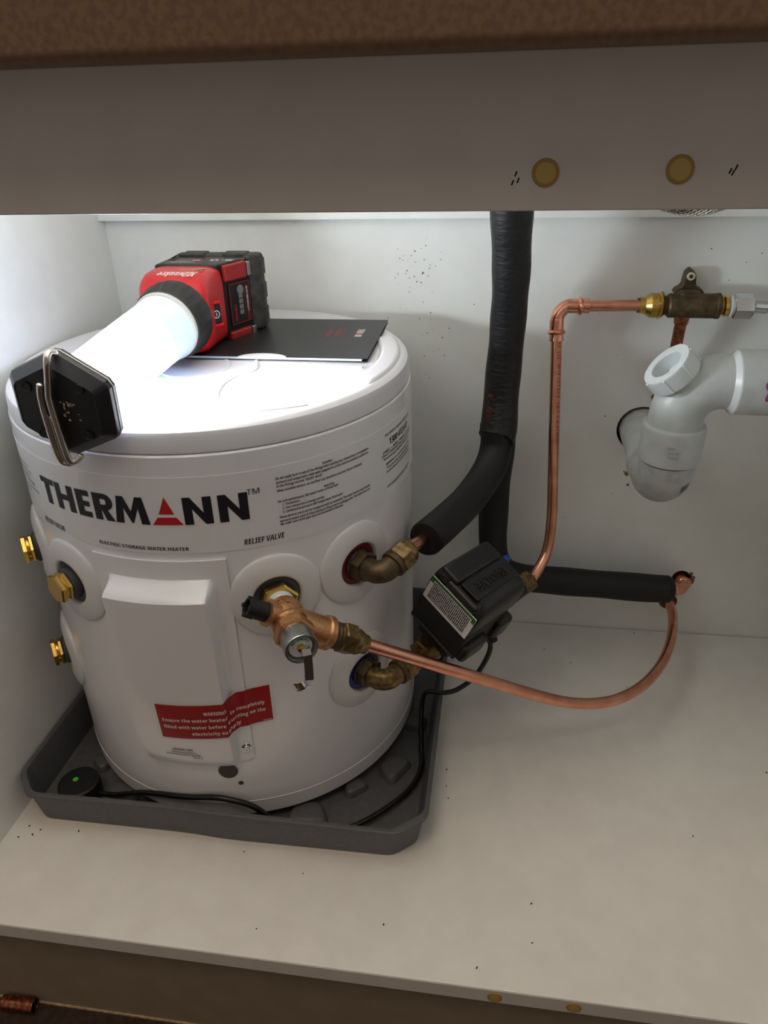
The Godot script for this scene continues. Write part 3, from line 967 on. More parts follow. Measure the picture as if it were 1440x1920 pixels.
	var h2 := [Vector3(0.1614, 0.5124, 0.4385), Vector3(0.1590, 0.5040, 0.4374), Vector3(0.1578, 0.4930, 0.4362), Vector3(0.1575, 0.4850, 0.4355), Vector3(0.1572, 0.4631, 0.4333), Vector3(0.1582, 0.4500, 0.4320), Vector3(0.1600, 0.4440, 0.4305), Vector3(0.1640, 0.4432, 0.4300), Vector3(0.1680, 0.4440, 0.4300)]
	var h3 := [Vector3(0.1618, 0.4850, 0.4350), Vector3(0.1616, 0.4640, 0.4330), Vector3(0.1624, 0.4490, 0.4316), Vector3(0.1640, 0.4440, 0.4305)]
	var hook := part(w, "wire_hook", tube(smooth_path(h1, 0.003), 0.00275, 14, true), M.steel, 60)
	part(hook, "hook_wire", tube(smooth_path(h2, 0.003), 0.00265, 14, true), M.steel, 60)
	part(hook, "hook_wire", tube(smooth_path(h3, 0.003), 0.0020, 12, true), M.steel, 60)
	# ribbed rubber collar
	var col := []
	var n := 96
	for q in [[0.0332, -0.003, 0.0], [0.0348, -0.0015, 0.0], [0.0358, 0.004, 0.4], [0.0367, 0.013, 1.0], [0.0370, 0.020, 1.0], [0.0362, 0.026, 0.0], [0.030, 0.028, 0.0]]:
		var p := PackedVector3Array()
		for i in n:
			var an: float = TAU * i / n
			var rr: float = q[0] + q[2] * (0.0006 if i % 4 < 2 else -0.0002)
			p.append(k + a * q[1] + rt * (rr * cos(an)) + up * (rr * sin(an)))
		col.append(p)
	part(w, "collar", solid(loft(col)), M.grip, 30)
	# red shell, from round at the collar to square at the battery
	var shell := []
	for q in [[0.2290, 0.1515, 0.2165, 0.4740, 0.5385, 2.2], [0.2235, 0.1490, 0.2185, 0.4715, 0.5415, 2.8], [0.2185, 0.1460, 0.2180, 0.4702, 0.5432, 4.0], [0.2120, 0.1425, 0.2165, 0.4698, 0.5448, 5.0], [0.2050, 0.1412, 0.2155, 0.4697, 0.5464, 5.5], [0.196, 0.1405, 0.2145, 0.4696, 0.5480, 6.0], [0.180, 0.1395, 0.2140, 0.4695, 0.5476, 7.0], [0.166, 0.1395, 0.2145, 0.4695, 0.5470, 7.0], [0.164, 0.1415, 0.2125, 0.4715, 0.5455, 7.0]]:
		var p := PackedVector3Array()
		for i in 64:
			var an: float = TAU * i / 64
			var cx := signf(cos(an)) * pow(absf(cos(an)), 2.0 / q[5])
			var cy := signf(sin(an)) * pow(absf(sin(an)), 2.0 / q[5])
			p.append(Vector3(lerpf(q[1], q[2], 0.5 + cx / 2), lerpf(q[3], q[4], 0.5 + cy / 2), q[0]))
		shell.append(p)
	var body := part(w, "red_shell", solid(loft(shell)), M.red, 45)
	# push switch on the flank
	var sn := Vector3(0.80, 0.06, 0.60).normalized()
	var sb := Basis(Vector3.UP.cross(sn).normalized(), sn.cross(Vector3.UP.cross(sn).normalized()), sn)
	var so := Vector3(0.2128, 0.5050, 0.1955)
	var sw := part(body, "switch", box(so, Vector3(0.0125, 0.0185, 0.008), 0.0012, sb), M.blackmatt)
	for e in [-1, 1]:
		part(body, "switch_guard", box(so + sb.y * (0.0115 * e) + sb.z * 0.0004, Vector3(0.0145, 0.0036, 0.009), 0.0012, sb), M.red)
	sw.set_meta("label", "black push switch with a white power sign")
	var sign_ := PackedVector3Array()
	for i in 24:
		var q := []
		for e in [[i, 0.0031], [i + 1, 0.0031], [i + 1, 0.0040], [i, 0.0040]]:
			q.append(Vector3(e[1] * cos(TAU * e[0] / 24.0), e[1] * sin(TAU * e[0] / 24.0), 0))
		sign_.append_array([q[0], q[1], q[2], q[0], q[2], q[3]])
	sign_.append_array(rect(-0.0004, -0.0018, 0.0004, 0.0018))
	part(body, "power_sign", on_plane(sign_, so + sb.z * 0.0043, sb.x, sb.y), M.paper)
	# maker's name in white on the upper flank of the shell
	var name_t := letters("Milwaukee", 0.0095, 0.040, serif_font, 0.25)
	var nt := PackedVector3Array()
	for p in name_t:
		nt.append(Vector3(0.2035 - p.x, 0.5478 - p.y * 0.22, 0.2005 + p.y * 0.97))
	part(body, "maker_name", sheet(nt, Vector3(0, 1, 0.3)), M.paper)
	var scuff := PackedVector3Array()
	for i in 9:
		scuff.append_array(box(Vector3(0.188 + rng.randf_range(-0.012, 0.014), 0.5478, 0.1880 + rng.randf_range(-0.005, 0.006)), Vector3(rng.randf_range(0.003, 0.010), 0.0006, rng.randf_range(0.001, 0.003)), 0.0002, Basis.IDENTITY, 1))
	part(body, "dried_plaster", scuff, M.dust).set_meta("kind", "stuff")
	# battery pack
	var tx := func(x, y, z): return Vector3(x, z, y)
	var pack := part(w, "battery_pack", prism(round_poly([Vector2(0.1420, 0.1665), Vector2(0.2085, 0.1685), Vector2(0.2115, 0.1665), Vector2(0.2330, 0.1215), Vector2(0.2320, 0.116), Vector2(0.144, 0.116)], 0.003), tx, 0.4702, 0.5484, 0.003), M.blackplastic, 30)
	part(pack, "rubber_armour", prism(round_poly([Vector2(0.1465, 0.142), Vector2(0.155, 0.146), Vector2(0.156, 0.122), Vector2(0.222, 0.122), Vector2(0.230, 0.127), Vector2(0.2370, 0.124), Vector2(0.2410, 0.116), Vector2(0.2410, 0.100), Vector2(0.150, 0.100), Vector2(0.1445, 0.104)], 0.003), tx, 0.4695, 0.5500, 0.004), M.armour, 30)
	for q in [[0.168, 0.5498], [0.214, 0.5498]]:
		part(pack, "armour_block", box(Vector3(q[0], q[1], 0.112), Vector3(0.026, 0.0034, 0.018), 0.0015), M.armour)
	for q in [0.484, 0.510, 0.536]:
		part(pack, "armour_block", box(Vector3(0.2408, q, 0.108), Vector3(0.0032, 0.018, 0.014), 0.0014), M.armour)
	var u := Vector3(0.439, 0, -0.898)
	var pn := Vector3(0.898, 0, 0.439)
	var pb := Basis(u, Vector3.UP, pn)
	var pc := Vector3(0.2224, 0.5045, 0.1440)
	part(pack, "release_button", box(pc + Vector3(0, 0.0335, 0) - u * 0.003 - pn * 0.0008, Vector3(0.033, 0.017, 0.010), 0.002, pb), M.dullred)
	part(pack, "release_button", box(pc + Vector3(0, -0.0322, 0) - u * 0.003 - pn * 0.0008, Vector3(0.031, 0.0085, 0.010), 0.002, pb), M.dullred)
	part(pack, "bright_clip", box(pc + Vector3(0, 0.0335, 0) + u * 0.0165 - pn * 0.0005, Vector3(0.005, 0.015, 0.010), 0.0012, pb), M.silver)
	part(pack, "bright_clip", box(pc + Vector3(0, -0.0325, 0) + u * 0.016 - pn * 0.0005, Vector3(0.006, 0.009, 0.010), 0.0012, pb), M.silver)
	# charge gauge label
	var lab := part(pack, "gauge_label", box(pc + u * 0.0015 + pn * 0.0006, Vector3(0.031, 0.044, 0.0012), 0.0004, pb, 1), M.blackmatt)
	var lo := pc + u * 0.0015 + pn * 0.00135
	var frame := PackedVector3Array()
	for q in [[-0.0150, -0.0215, -0.0144, 0.0215], [0.0144, -0.0215, 0.0150, 0.0215], [-0.0150, 0.0209, 0.0150, 0.0215], [-0.0150, -0.0215, 0.0150, -0.0209], [0.0064, -0.017, 0.0068, 0.013], [-0.001, 0.013, 0.0066, 0.0134]]:
		frame.append_array(rect(q[0], q[1], q[2], q[3]))
	part(lab, "red_border", on_plane(frame, lo, u, Vector3.UP), M.red_ink)
	for i in 4:
		part(lab, "gauge_bar", on_plane(rect(-0.0022, -0.0125 + i * 0.0058, 0.0040, -0.0078 + i * 0.0058), lo, u, Vector3.UP), M.greydash)
	part(lab, "gauge_button", lathe(lo + u * 0.001 + Vector3(0, 0.0138, 0), pn, [Vector2(0.0048, -0.0004), Vector2(0.0048, 0.0004), Vector2(0.0042, 0.0007)], 24), M.greydash)
	part(lab, "printed_line", on_plane(letters("RED", 0.0026, 0.0085), lo + u * 0.0122 + Vector3(0, -0.0195, 0), Vector3.UP, -u), M.red_ink)
	part(lab, "printed_line", on_plane(letters("LITHIUM-ION", 0.0026, 0.0260), lo + u * 0.0122 + Vector3(0, -0.0105, 0), Vector3.UP, -u), M.paper)
	part(lab, "printed_line", on_plane(letters("Milwaukee", 0.0034, 0.0175, serif_font, 0.2), lo - u * 0.0065 + Vector3(0, -0.0185, 0), Vector3.UP, -u), M.red_ink)
	# side label, seen from its head
	var ty := 0.5487
	part(pack, "printed_line", on_plane(letters("5.0", 0.0085, 0.025), Vector3(0.221, ty, 0.139), Vector3(-1, 0, 0), Vector3(0, 0, 1)), M.paper)
	part(pack, "printed_line", on_plane(letters("RED", 0.0032, 0.011), Vector3(0.194, ty, 0.152), Vector3(-1, 0, 0), Vector3(0, 0, 1)), M.red_ink)
	part(pack, "printed_line", on_plane(letters("LITHIUM-ION", 0.0032, 0.026), Vector3(0.182, ty, 0.152), Vector3(-1, 0, 0), Vector3(0, 0, 1)), M.paper)
	part(pack, "red_mark", on_plane(rect(0, 0, 0.009, 0.006), Vector3(0.186, ty, 0.143), Vector3(-1, 0, 0), Vector3(0, 0, 1)), M.red_ink)
	part(pack, "printed_line", on_plane(letters("M18", 0.0046, 0.008), Vector3(0.1855, ty + 0.0004, 0.1438), Vector3(-1, 0, 0), Vector3(0, 0, 1)), M.paper)
	part(pack, "white_mark", on_plane(rect(0, 0, 0.016, 0.005), Vector3(0.175, ty, 0.1434), Vector3(-1, 0, 0), Vector3(0, 0, 1)), M.greydash)
	var line := PackedVector3Array()
	line.append_array(rect(0, 0, 0.075, 0.0006))
	line.append_array(rect(0, 0, 0.0006, 0.018))
	part(pack, "red_border", on_plane(line, Vector3(0.231, ty, 0.1365), Vector3(-1, 0, 0), Vector3(0, 0, 1)), M.red_ink)

# ------------------------------------------------------------------ folder of papers
func build_folder() -> void:
	var f := thing("document_folder", "black card folder of manuals lying on the white heater lid beneath the lamp", "folder", Vector3(0.27, 0.4656, 0.147))
	var tx := func(x, y, z): return Vector3(x, z, y)
	part(f, "bottom_cover", prism(PackedVector2Array([Vector2(0.166, 0.2215), Vector2(0.3745, 0.2215), Vector2(0.3745, 0.0735), Vector2(0.166, 0.0735)]), tx, 0.4657, 0.4661), M.folder)
	part(f, "pages", prism(PackedVector2Array([Vector2(0.168, 0.2200), Vector2(0.3690, 0.2205), Vector2(0.3690, 0.0750), Vector2(0.168, 0.0750)]), tx, 0.4662, 0.4684), M.pages)
	var top := [Vector2(0.166, 0.2210)]
	for i in 13:      # thumb notch
		var a := PI - PI * i / 12.0
		top.append(Vector2(0.2665 + 0.0255 * cos(a), 0.2210 - 0.0135 * sin(a)))
	top.append_array([Vector2(0.3750, 0.2210), Vector2(0.3745, 0.0735), Vector2(0.166, 0.0735)])
	var cov := part(f, "top_cover", prism(PackedVector2Array(top), tx, 0.4685, 0.4690), M.folder)
	var K := Vector3(0, 0, 1)
	part(cov, "printed_line", on_plane(letters("THERM", 0.0078, 0.0165), Vector3(0.3475, 0.4692, 0.1150), K, Vector3(1, 0, 0)), M.paper)
	part(cov, "printed_line", on_plane(letters("NN", 0.0078, 0.0085), Vector3(0.3475, 0.4692, 0.1365), K, Vector3(1, 0, 0)), M.paper)
	part(cov, "red_triangle", on_plane(poly_tris([Vector2(0, 0), Vector2(0.0045, 0), Vector2(0.00225, 0.0078)]), Vector3(0.3475, 0.4692, 0.1318), K, Vector3(1, 0, 0)), M.red_ink)
	part(cov, "red_rule", on_plane(rect(0, 0, 0.0305, 0.0007), Vector3(0.3330, 0.4692, 0.1145), K, Vector3(1, 0, 0)), M.red_ink)
	for q in [["HOT WATER YOU", 0.3245], ["CAN DEPEND ON", 0.3150]]:
		part(cov, "printed_line", on_plane(letters(q[0], 0.0052, 0.030, plain_font), Vector3(q[1], 0.4692, 0.1150), K, Vector3(1, 0, 0)), M.red_ink)

# ------------------------------------------------------------------ grey drain pipe
func build_drain() -> void:
	var d := thing("drain_pipe", "grey plastic waste pipe bending out of the back panel with capped inlet", "drain pipe", Vector3(0.688, 0.26, 0.0))
	var p0 := Vector3(0.6875, 0.3125, -0.06)
	var c1 := Vector3(0.688, 0.311, 0.158)
	var c2 := Vector3(0.6905, 0.432, 0.160)
	part(d, "wall_pipe", tube(PackedVector3Array([p0, Vector3(0.6878, 0.3118, 0.118)]), 0.0275, 40), M.pvc)
	part(d, "lower_bend", tube(bend(Vector3(0.6878, 0.3118, 0.098), c1, Vector3(0.6888, 0.352, 0.159), 0.036, 14), 0.0298, 40), M.pvcdirty, 30)
	part(d, "bend_lip", lathe(Vector3(0.6878, 0.3118, 0.090), Vector3(0, 0, 1), [Vector2(0.0275, 0), Vector2(0.0312, 0.001), Vector2(0.0318, 0.006), Vector2(0.0300, 0.012)], 40), M.pvc)
	var up := (c2 - Vector3(0.6888, 0.352, 0.159)).normalized()
	var cpl := Vector3(0.6885, 0.346, 0.159)
	var lower := part(d, "lower_coupling", lathe(cpl, up, [Vector2(0.0290, -0.0005), Vector2(0.0318, 0.0005), Vector2(0.0326, 0.004), Vector2(0.0328, 0.036), Vector2(0.0318, 0.0395), Vector2(0.0275, 0.041)], 48), M.pvc, 30)
	part(d, "cement_line", lathe(cpl, up, [Vector2(0.0296, -0.0016), Vector2(0.0302, 0.0002)], 40), M.bluecement)
	part(d, "upper_bend", tube(bend(cpl + up * 0.036, c2, Vector3(0.735, 0.4335, 0.161), 0.040, 14), 0.0278, 44), M.pvc, 30)
	var right := Vector3(1, 0.006, 0.004).normalized()
	var rc := Vector3(0.7345, 0.4330, 0.161)
	var rcp := part(d, "side_coupling", lathe(rc, right, [Vector2(0.0278, 0), Vector2(0.0312, 0.0035), Vector2(0.0328, 0.0055), Vector2(0.0330, 0.040), Vector2(0.0322, 0.0425), Vector2(0.0285, 0.043)], 48), M.pvc, 30)
	part(d, "coupling_ring", lathe(rc, right, [Vector2(0.0277, -0.001), Vector2(0.0325, 0.0042), Vector2(0.0327, 0.0058)], 48), M.pvcwhite, 30)
	part(d, "cement_line", lathe(rc, right, [Vector2(0.0300, 0.0425), Vector2(0.0288, 0.0450)], 40), M.bluecement)
	part(d, "side_pipe", tube(PackedVector3Array([rc + right * 0.04, rc + right * 0.178]), 0.0278, 40), M.pvc)
	# capped inlet on the outside of the upper bend
	var ax := Vector3(-0.70, 0.70, 0.12).normalized()
	var io := c2 + Vector3(0.016, -0.016, 0.0)
	part(d, "inlet_socket", lathe(io, ax, [Vector2(0.0235, 0.006), Vector2(0.0235, 0.030), Vector2(0.0215, 0.034)], 40), M.pvc)
	var capt := []
	for q in [[0.0215, 0.0315], [0.0262, 0.0325], [0.0268, 0.0345], [0.0268, 0.0495], [0.0258, 0.0515], [0.0172, 0.0515], [0.0165, 0.0505], [0.0160, 0.036], [0.0001, 0.034]]:
		capt.append(Vector2(q[0], q[1]))
	var nut := part(d, "inlet_nut", lathe(io, ax, capt, 40), M.pvcwhite, 30)
	var fb := frame_of(ax)
	for i in 7:
		var an: float = TAU * i / 7.0 + 0.35
		var dir := fb.x * cos(an) + fb.y * sin(an)
		part(nut, "grip_rib", box(io + ax * 0.042 + dir * 0.0268, Vector3(0.0028, 0.0024, 0.0175), 0.0009, Basis(ax.cross(dir), dir, ax)), M.pvcwhite)
	# purple primer that ran over the coupling, label on the lower bend, moulded sign
	var blob := PackedVector3Array()
	for i in 28:
		var pts := []
		for e in [i, i + 1]:
			var an: float = TAU * e / 28.0
			var rr := 0.0075 + 0.0020 * sin(an * 3.0 + 1.0) + 0.0012 * sin(an * 5.0)
			pts.append(Vector3(rr * 0.8 * cos(an), rr * 1.35 * sin(an), 0))
		blob.append_array([Vector3.ZERO, pts[0], pts[1]])
	part(rcp, "primer_stain", on_pipe(blob, rc + right * 0.0325, right, Vector3(0, 0.10, 1), 0.0334), M.purple)
	var sgn := PackedVector3Array()
	for q in [["DWV", 0.0095], ["0001001", 0.0045], ["010010", -0.0005]]:
		var t := letters(q[0], 0.0025, 0.0, plain_font, 0.0, 1.3)
		for p in t:
			sgn.append(Vector3(p.y + q[1], -p.x + 0.0085, p.z))
	part(lower, "moulded_sign", on_pipe(sgn, cpl + up * 0.014, up, Vector3(-0.02, 0, 1), 0.0332), M.pvc)
	var bars := PackedVector3Array()
	for i in 9:
		bars.append_array(rect(-0.0065, i * 0.0013 - 0.006, 0.0065 if i % 3 else 0.004, i * 0.0013 - 0.006 + (0.0008 if i % 2 else 0.0005)))
	part(d, "bar_label", on_pipe(bars, Vector3(0.6884, 0.3290, 0.1532), Vector3(0, 0.87, 0.5), Vector3(0.62, -0.39, 0.68), 0.0304), M.black_ink)

# ------------------------------------------------------------------ foam covered pipes
func build_sleeves() -> void:
	var h := thing("insulated_pipe", "copper hot pipe in thick black foam rising from the brass elbow to the benchtop", "pipe", Vector3(0.43, 0.28, 0.26))
	var up := [Vector3(0.504, 0.335, 0.096), Vector3(0.5065, 0.3455, 0.090), Vector3(0.508, 0.392, 0.082), Vector3(0.511, 0.463, 0.090), Vector3(0.512, 0.527, 0.118), Vector3(0.5095, 0.592, 0.150), Vector3(0.508, 0.66, 0.185), Vector3(0.507, 0.72, 0.205)]
	var u := part(h, "upper_sleeve", tube(smooth_path(up, 0.007), func(f): return 0.0218 - 0.0022 * sin(PI * f * 1.25) + 0.0004 * sin(f * 40.0), 36), M.foam_wrinkled, 50)
	var low := [Vector3(0.5035, 0.352, 0.090), Vector3(0.5050, 0.3265, 0.090), Vector3(0.5005, 0.306, 0.103), Vector3(0.4890, 0.2905, 0.126), Vector3(0.4735, 0.2815, 0.160), Vector3(0.4560, 0.2800, 0.200), Vector3(0.4430, 0.2810, 0.231), Vector3(0.4350, 0.2825, 0.2510)]
	part(h, "lower_sleeve", tube(smooth_path(low, 0.006), func(f): return 0.0194 if f < 0.985 else 0.0180, 36), M.foam, 50)
	part(h, "copper_end", tube(PackedVector3Array([Vector3(0.4120, 0.3010, 0.3270), Vector3(0.4250, 0.2925, 0.2830), Vector3(0.4350, 0.2830, 0.2480)]), 0.0064, 20), M.copper)
	var t := letters("E-fle", 0.0080, 0.030, plain_font)
	part(u, "printed_line", on_pipe(t, Vector3(0.5080, 0.3880, 0.0826), Vector3(-0.03, -1, 0.14), Vector3(-0.72, 0, 0.69), 0.0222), mat("dark_red_print", Color(0.42, 0.10, 0.12), 0.6))
	var s := thing("insulated_pipe", "pipe in black foam running low along the back panel to a copper elbow", "pipe", Vector3(0.52, 0.09, 0.03))
	var p := [Vector3(0.509, 0.318, 0.046), Vector3(0.5085, 0.295, 0.044), Vector3(0.506, 0.25, 0.040), Vector3(0.505, 0.200, 0.040), Vector3(0.506, 0.160, 0.040), Vector3(0.510, 0.133, 0.040), Vector3(0.523, 0.114, 0.042), Vector3(0.548, 0.1065, 0.043), Vector3(0.59, 0.1040, 0.042), Vector3(0.65, 0.1010, 0.040), Vector3(0.71, 0.0975, 0.037), Vector3(0.7445, 0.0955, 0.034)]
	part(s, "foam_sleeve", tube(smooth_path(p, 0.006), func(f): return 0.0192 + 0.0004 * sin(f * 30.0), 32, true), M.foam, 50)
	var e := part(s, "copper_elbow", tube(bend(Vector3(0.738, 0.0945, 0.032), Vector3(0.7665, 0.0930, 0.0290), Vector3(0.7690, 0.0925, -0.03), 0.012, 10), 0.0078, 24), M.copper, 40)
	part(e, "elbow_bead", lathe(Vector3(0.7690, 0.0927, 0.013), Vector3(0.03, 0, -1), [Vector2(0.0078, -0.004), Vector2(0.0098, -0.0022), Vector2(0.0102, 0), Vector2(0.0098, 0.0022), Vector2(0.0078, 0.004)], 28), M.copper)
	part(e, "elbow_bead", lathe(Vector3(0.7540, 0.0938, 0.0305), Vector3(1, -0.05, -0.08), [Vector2(0.0078, -0.005), Vector2(0.0092, -0.003), Vector2(0.0100, 0), Vector2(0.0092, 0.003), Vector2(0.0078, 0.005)], 28), M.copper)

# ------------------------------------------------------------------ relief valve and its copper drain
func build_relief_valve() -> void:
	var a := 29.3 * DEG
	var n := Vector3(sin(a), 0, cos(a))
	var tg := Vector3(cos(a), 0, -sin(a))
	var o := tank_point(a, 0.2945, 0.0)
	var v := thing("relief_valve", "bronze pressure relief valve with chrome easing lever screwed into the heater", "valve", o)
	part(v, "lock_nut", hexnut(o, n, 0.006, 0.0135, 0.0185, 0.2), M.brass, 20)
	part(v, "thread_tape", lathe(o, n, [Vector2(0.0122, 0.010), Vector2(0.0128, 0.0145), Vector2(0.0120, 0.0165), Vector2(0.0127, 0.0185), Vector2(0.0119, 0.0205), Vector2(0.0124, 0.0225), Vector2(0.0115, 0.0250)], 28), M.tape, 20)
	var body := part(v, "valve_body", lathe(o, n, [Vector2(0.0120, 0.0225), Vector2(0.0145, 0.0240), Vector2(0.0158, 0.0290), Vector2(0.0166, 0.0345), Vector2(0.0162, 0.0400), Vector2(0.0150, 0.0440), Vector2(0.0148, 0.0465), Vector2(0.0160, 0.0485), Vector2(0.0160, 0.0510), Vector2(0.0148, 0.0530), Vector2(0.0150, 0.0600)], 36), M.bronze, 35)
	part(body, "cap_hexagon", hexnut(o, n, 0.0570, 0.0680, 0.0182, 0.15), M.bronze, 20)
	var lt := letters("JT", 0.0058, 0.010, bold_font, 0.0, 2.0)
	var lp := PackedVector3Array()
	for p in lt:
		lp.append(Vector3(0.0375 - p.y, 0.004 - p.x, p.z))
	part(body, "cast_letters", on_pipe(lp, o, n, Vector3(0, 1, 0), 0.0170), M.bronze)
	# outlet and probe nipple, in one line across the body
	var od := (tg * sqrt(1 - 0.556 * 0.556) + Vector3.DOWN * 0.556).normalized()
	var m := o + n * 0.0440
	part(body, "outlet", lathe(m, od, [Vector2(0.0150, 0.0), Vector2(0.0142, 0.020), Vector2(0.0140, 0.036), Vector2(0.0158, 0.0375), Vector2(0.0160, 0.0420), Vector2(0.0150, 0.0436)], 32), M.bronze, 30)
	var nut := part(v, "compression_nut", hexnut(m, od, 0.0545, 0.0690, 0.0150, 0.4), M.dullbrass, 20)
	part(nut, "nut_thread", lathe(m, od, [Vector2(0.0118, 0.043), Vector2(0.0128, 0.045), Vector2(0.0118, 0.047), Vector2(0.0128, 0.049), Vector2(0.0118, 0.051), Vector2(0.0128, 0.053), Vector2(0.0120, 0.056)], 28), M.darkbrass, 20)
	part(nut, "nut_collar", lathe(m, od, [Vector2(0.0125, 0.067), Vector2(0.0122, 0.074), Vector2(0.0100, 0.0785), Vector2(0.0092, 0.0835), Vector2(0.0070, 0.0840)], 28), M.dullbrass, 25)
	part(body, "side_boss", lathe(m - n * 0.004, -od, [Vector2(0.0120, 0.0), Vector2(0.0105, 0.014), Vector2(0.0105, 0.0175), Vector2(0.0124, 0.0185), Vector2(0.0124, 0.0215), Vector2(0.0090, 0.0220)], 28), M.bronze, 30)
	var noz := part(v, "black_nozzle", lathe(m - n * 0.004, -od, [Vector2(0.0088, 0.018), Vector2(0.0088, 0.031), Vector2(0.0082, 0.0335), Vector2(0.0082, 0.0410), Vector2(0.0060, 0.0410), Vector2(0.0058, 0.036)], 24), M.blackmatt, 30)
	for i in 4:
		var fb := frame_of(-od)
		var dir := fb.x * cos(i * PI / 2 + 0.4) + fb.y * sin(i * PI / 2 + 0.4)
		part(noz, "nozzle_lug", box(m - n * 0.004 - od * 0.0375 + dir * 0.0076, Vector3(0.004, 0.0036, 0.0095), 0.0008, Basis((-od).cross(dir), dir, -od)), M.blackmatt)
	# plated cap with printed disc, pin and easing lever
	part(v, "plated_cap", lathe(o, n, [Vector2(0.0140, 0.066), Vector2(0.0143, 0.0675), Vector2(0.0146, 0.0700), Vector2(0.0146, 0.0850), Vector2(0.0141, 0.0864), Vector2(0.0127, 0.0866), Vector2(0.0119, 0.0850), Vector2(0.0114, 0.0822), Vector2(0.0001, 0.0820)], 40), M.silver, 30)
	var face := o + n * 0.0824
	var disc_ := part(v, "printed_disc", lathe(face, n, [Vector2(0.0104, -0.0004), Vector2(0.0102, 0.0005), Vector2(0.0001, 0.0005)], 32), M.tape)
	var word := "THOMSON"
	for i in word.length():
		var an: float = (90.0 + (i - 3) * 19.0) * DEG
		var dir := tg * cos(an) + Vector3.UP * sin(an)
		var lt2 := letters(word[i], 0.0028)
		var wd := width_of(lt2)
		var side := tg * -sin(an) + Vector3.UP * cos(an)
		part(disc_, "printed_letter", on_plane(lt2, face + n * 0.0007 + dir * 0.0098 - side * (wd / 2), side, -dir), M.green)
	part(v, "lever_pin", lathe(face, n, [Vector2(0.0034, 0.0), Vector2(0.0034, 0.0040), Vector2(0.0022, 0.0046)], 20), M.brass)
	var lev := []
	var lw := 0.0037
	for q in [[0.0020, 0.0, 0.0], [0.0062, 0.0002, 0.0], [0.0092, -0.0030, 0.0], [0.0100, -0.0120, 0.0], [0.0092, -0.0230, 0.0], [0.0080, -0.0300, 0.0], [0.0082, -0.0330, -0.0020], [0.0088, -0.0345, -0.0060], [0.0096, -0.0340, -0.0105], [0.0104, -0.0322, -0.0135]]:
		var c: Vector3 = face + n * q[0] + Vector3.UP * q[1] + tg * (q[2] + 0.003)
		lev.append([c])
	var rings := []
	for i in lev.size():
		var c: Vector3 = lev[i][0]
		var d: Vector3 = (lev[mini(i + 1, lev.size() - 1)][0] - lev[maxi(i - 1, 0)][0]).normalized()
		var sd := (tg - d * tg.dot(d)).normalized()
		if i >= 6:
			sd = (n - d * n.dot(d)).normalized() if i > 6 else (tg + n - d * (tg + n).dot(d)).normalized()
		var th := sd.cross(d).normalized() * 0.0010
		rings.append(PackedVector3Array([c - sd * lw - th, c + sd * lw - th, c + sd * lw + th, c - sd * lw + th]))
	part(v, "easing_lever", solid(loft(rings)), M.chrome, 30)
	# bent copper drain running to the back panel
	var c := thing("copper_pipe", "long bent copper drain pipe curving from the relief valve to the back panel", "pipe", Vector3(0.70, 0.05, 0.1))
	var p := [m + od * 0.076, m + od * 0.14, m + od * 0.20, m + od * 0.26, m + od * 0.300, Vector3(0.5824, 0.1005, 0.2788), Vector3(0.6065, 0.0870, 0.2662), Vector3(0.6324, 0.0765, 0.2516), Vector3(0.6605, 0.0685, 0.2317), Vector3(0.6935, 0.0610, 0.1959), Vector3(0.7238, 0.0560, 0.1463), Vector3(0.7448, 0.0540, 0.0923), Vector3(0.7562, 0.0535, 0.0400), Vector3(0.7572, 0.0535, 0.0050), Vector3(0.7572, 0.0535, -0.05)]
	part(c, "pipe", tube(smooth_path(p, 0.006), 0.00635, 24), M.copper, 60)

# ------------------------------------------------------------------ brass elbows on the outlets
func brass_elbow(th: float, y: float, pitch: float, label: String, leg: float, reach: float) -> void:
	var a := th * DEG
	var n := Vector3(sin(a), 0, cos(a))
	var tg := Vector3(cos(a), 0, -sin(a))
	var o := tank_point(a, y, 0.0)
	var e := o + n * reach
	var d := (tg * cos(pitch * DEG) + Vector3.UP * sin(pitch * DEG)).normalized()
	var b := thing("brass_elbow", label, "pipe fitting", o, "tarnished brass elbows on the heater outlets")
	part(b, "inlet_hexagon", hexnut(o, n, 0.003, 0.0150, 0.0160, 0.5), M.darkbrass, 20)
	part(b, "thread_tape", lathe(o, n, [Vector2(0.0145, 0.001), Vector2(0.0150, 0.003), Vector2(0.0145, 0.0045)], 24), M.rubber, 30)
	part(b, "elbow_body", tube(bend(o + n * 0.008, e, e + d * 0.024, 0.012, 10), 0.0112, 28), M.darkbrass if y > 0.25 else M.dullbrass, 40)
	part(b, "elbow_rim", lathe(e, d, [Vector2(0.0112, leg - 0.011), Vector2(0.0135, leg - 0.010), Vector2(0.0138, leg - 0.006), Vector2(0.0128, leg - 0.004)], 28), M.darkbrass, 30)
	part(b, "elbow_nut", hexnut(e, d, leg - 0.005, leg + 0.010, 0.0146, 0.35), M.dullbrass, 20)
	part(b, "nut_collar", lathe(e, d, [Vector2(0.0130, leg + 0.009), Vector2(0.0124, leg + 0.014), Vector2(0.0095, leg + 0.0175), Vector2(0.0066, leg + 0.018)], 26), M.dullbrass, 25)

func build_elbows() -> void:
	brass_elbow(53.9, 0.298, 16.0, "tarnished brass elbow in the upper outlet with the dark red ring", 0.026, 0.034)
	brass_elbow(54.1, 0.1645, 3.0, "tarnished brass elbow in the lower inlet with the blue ring", 0.030, 0.032)

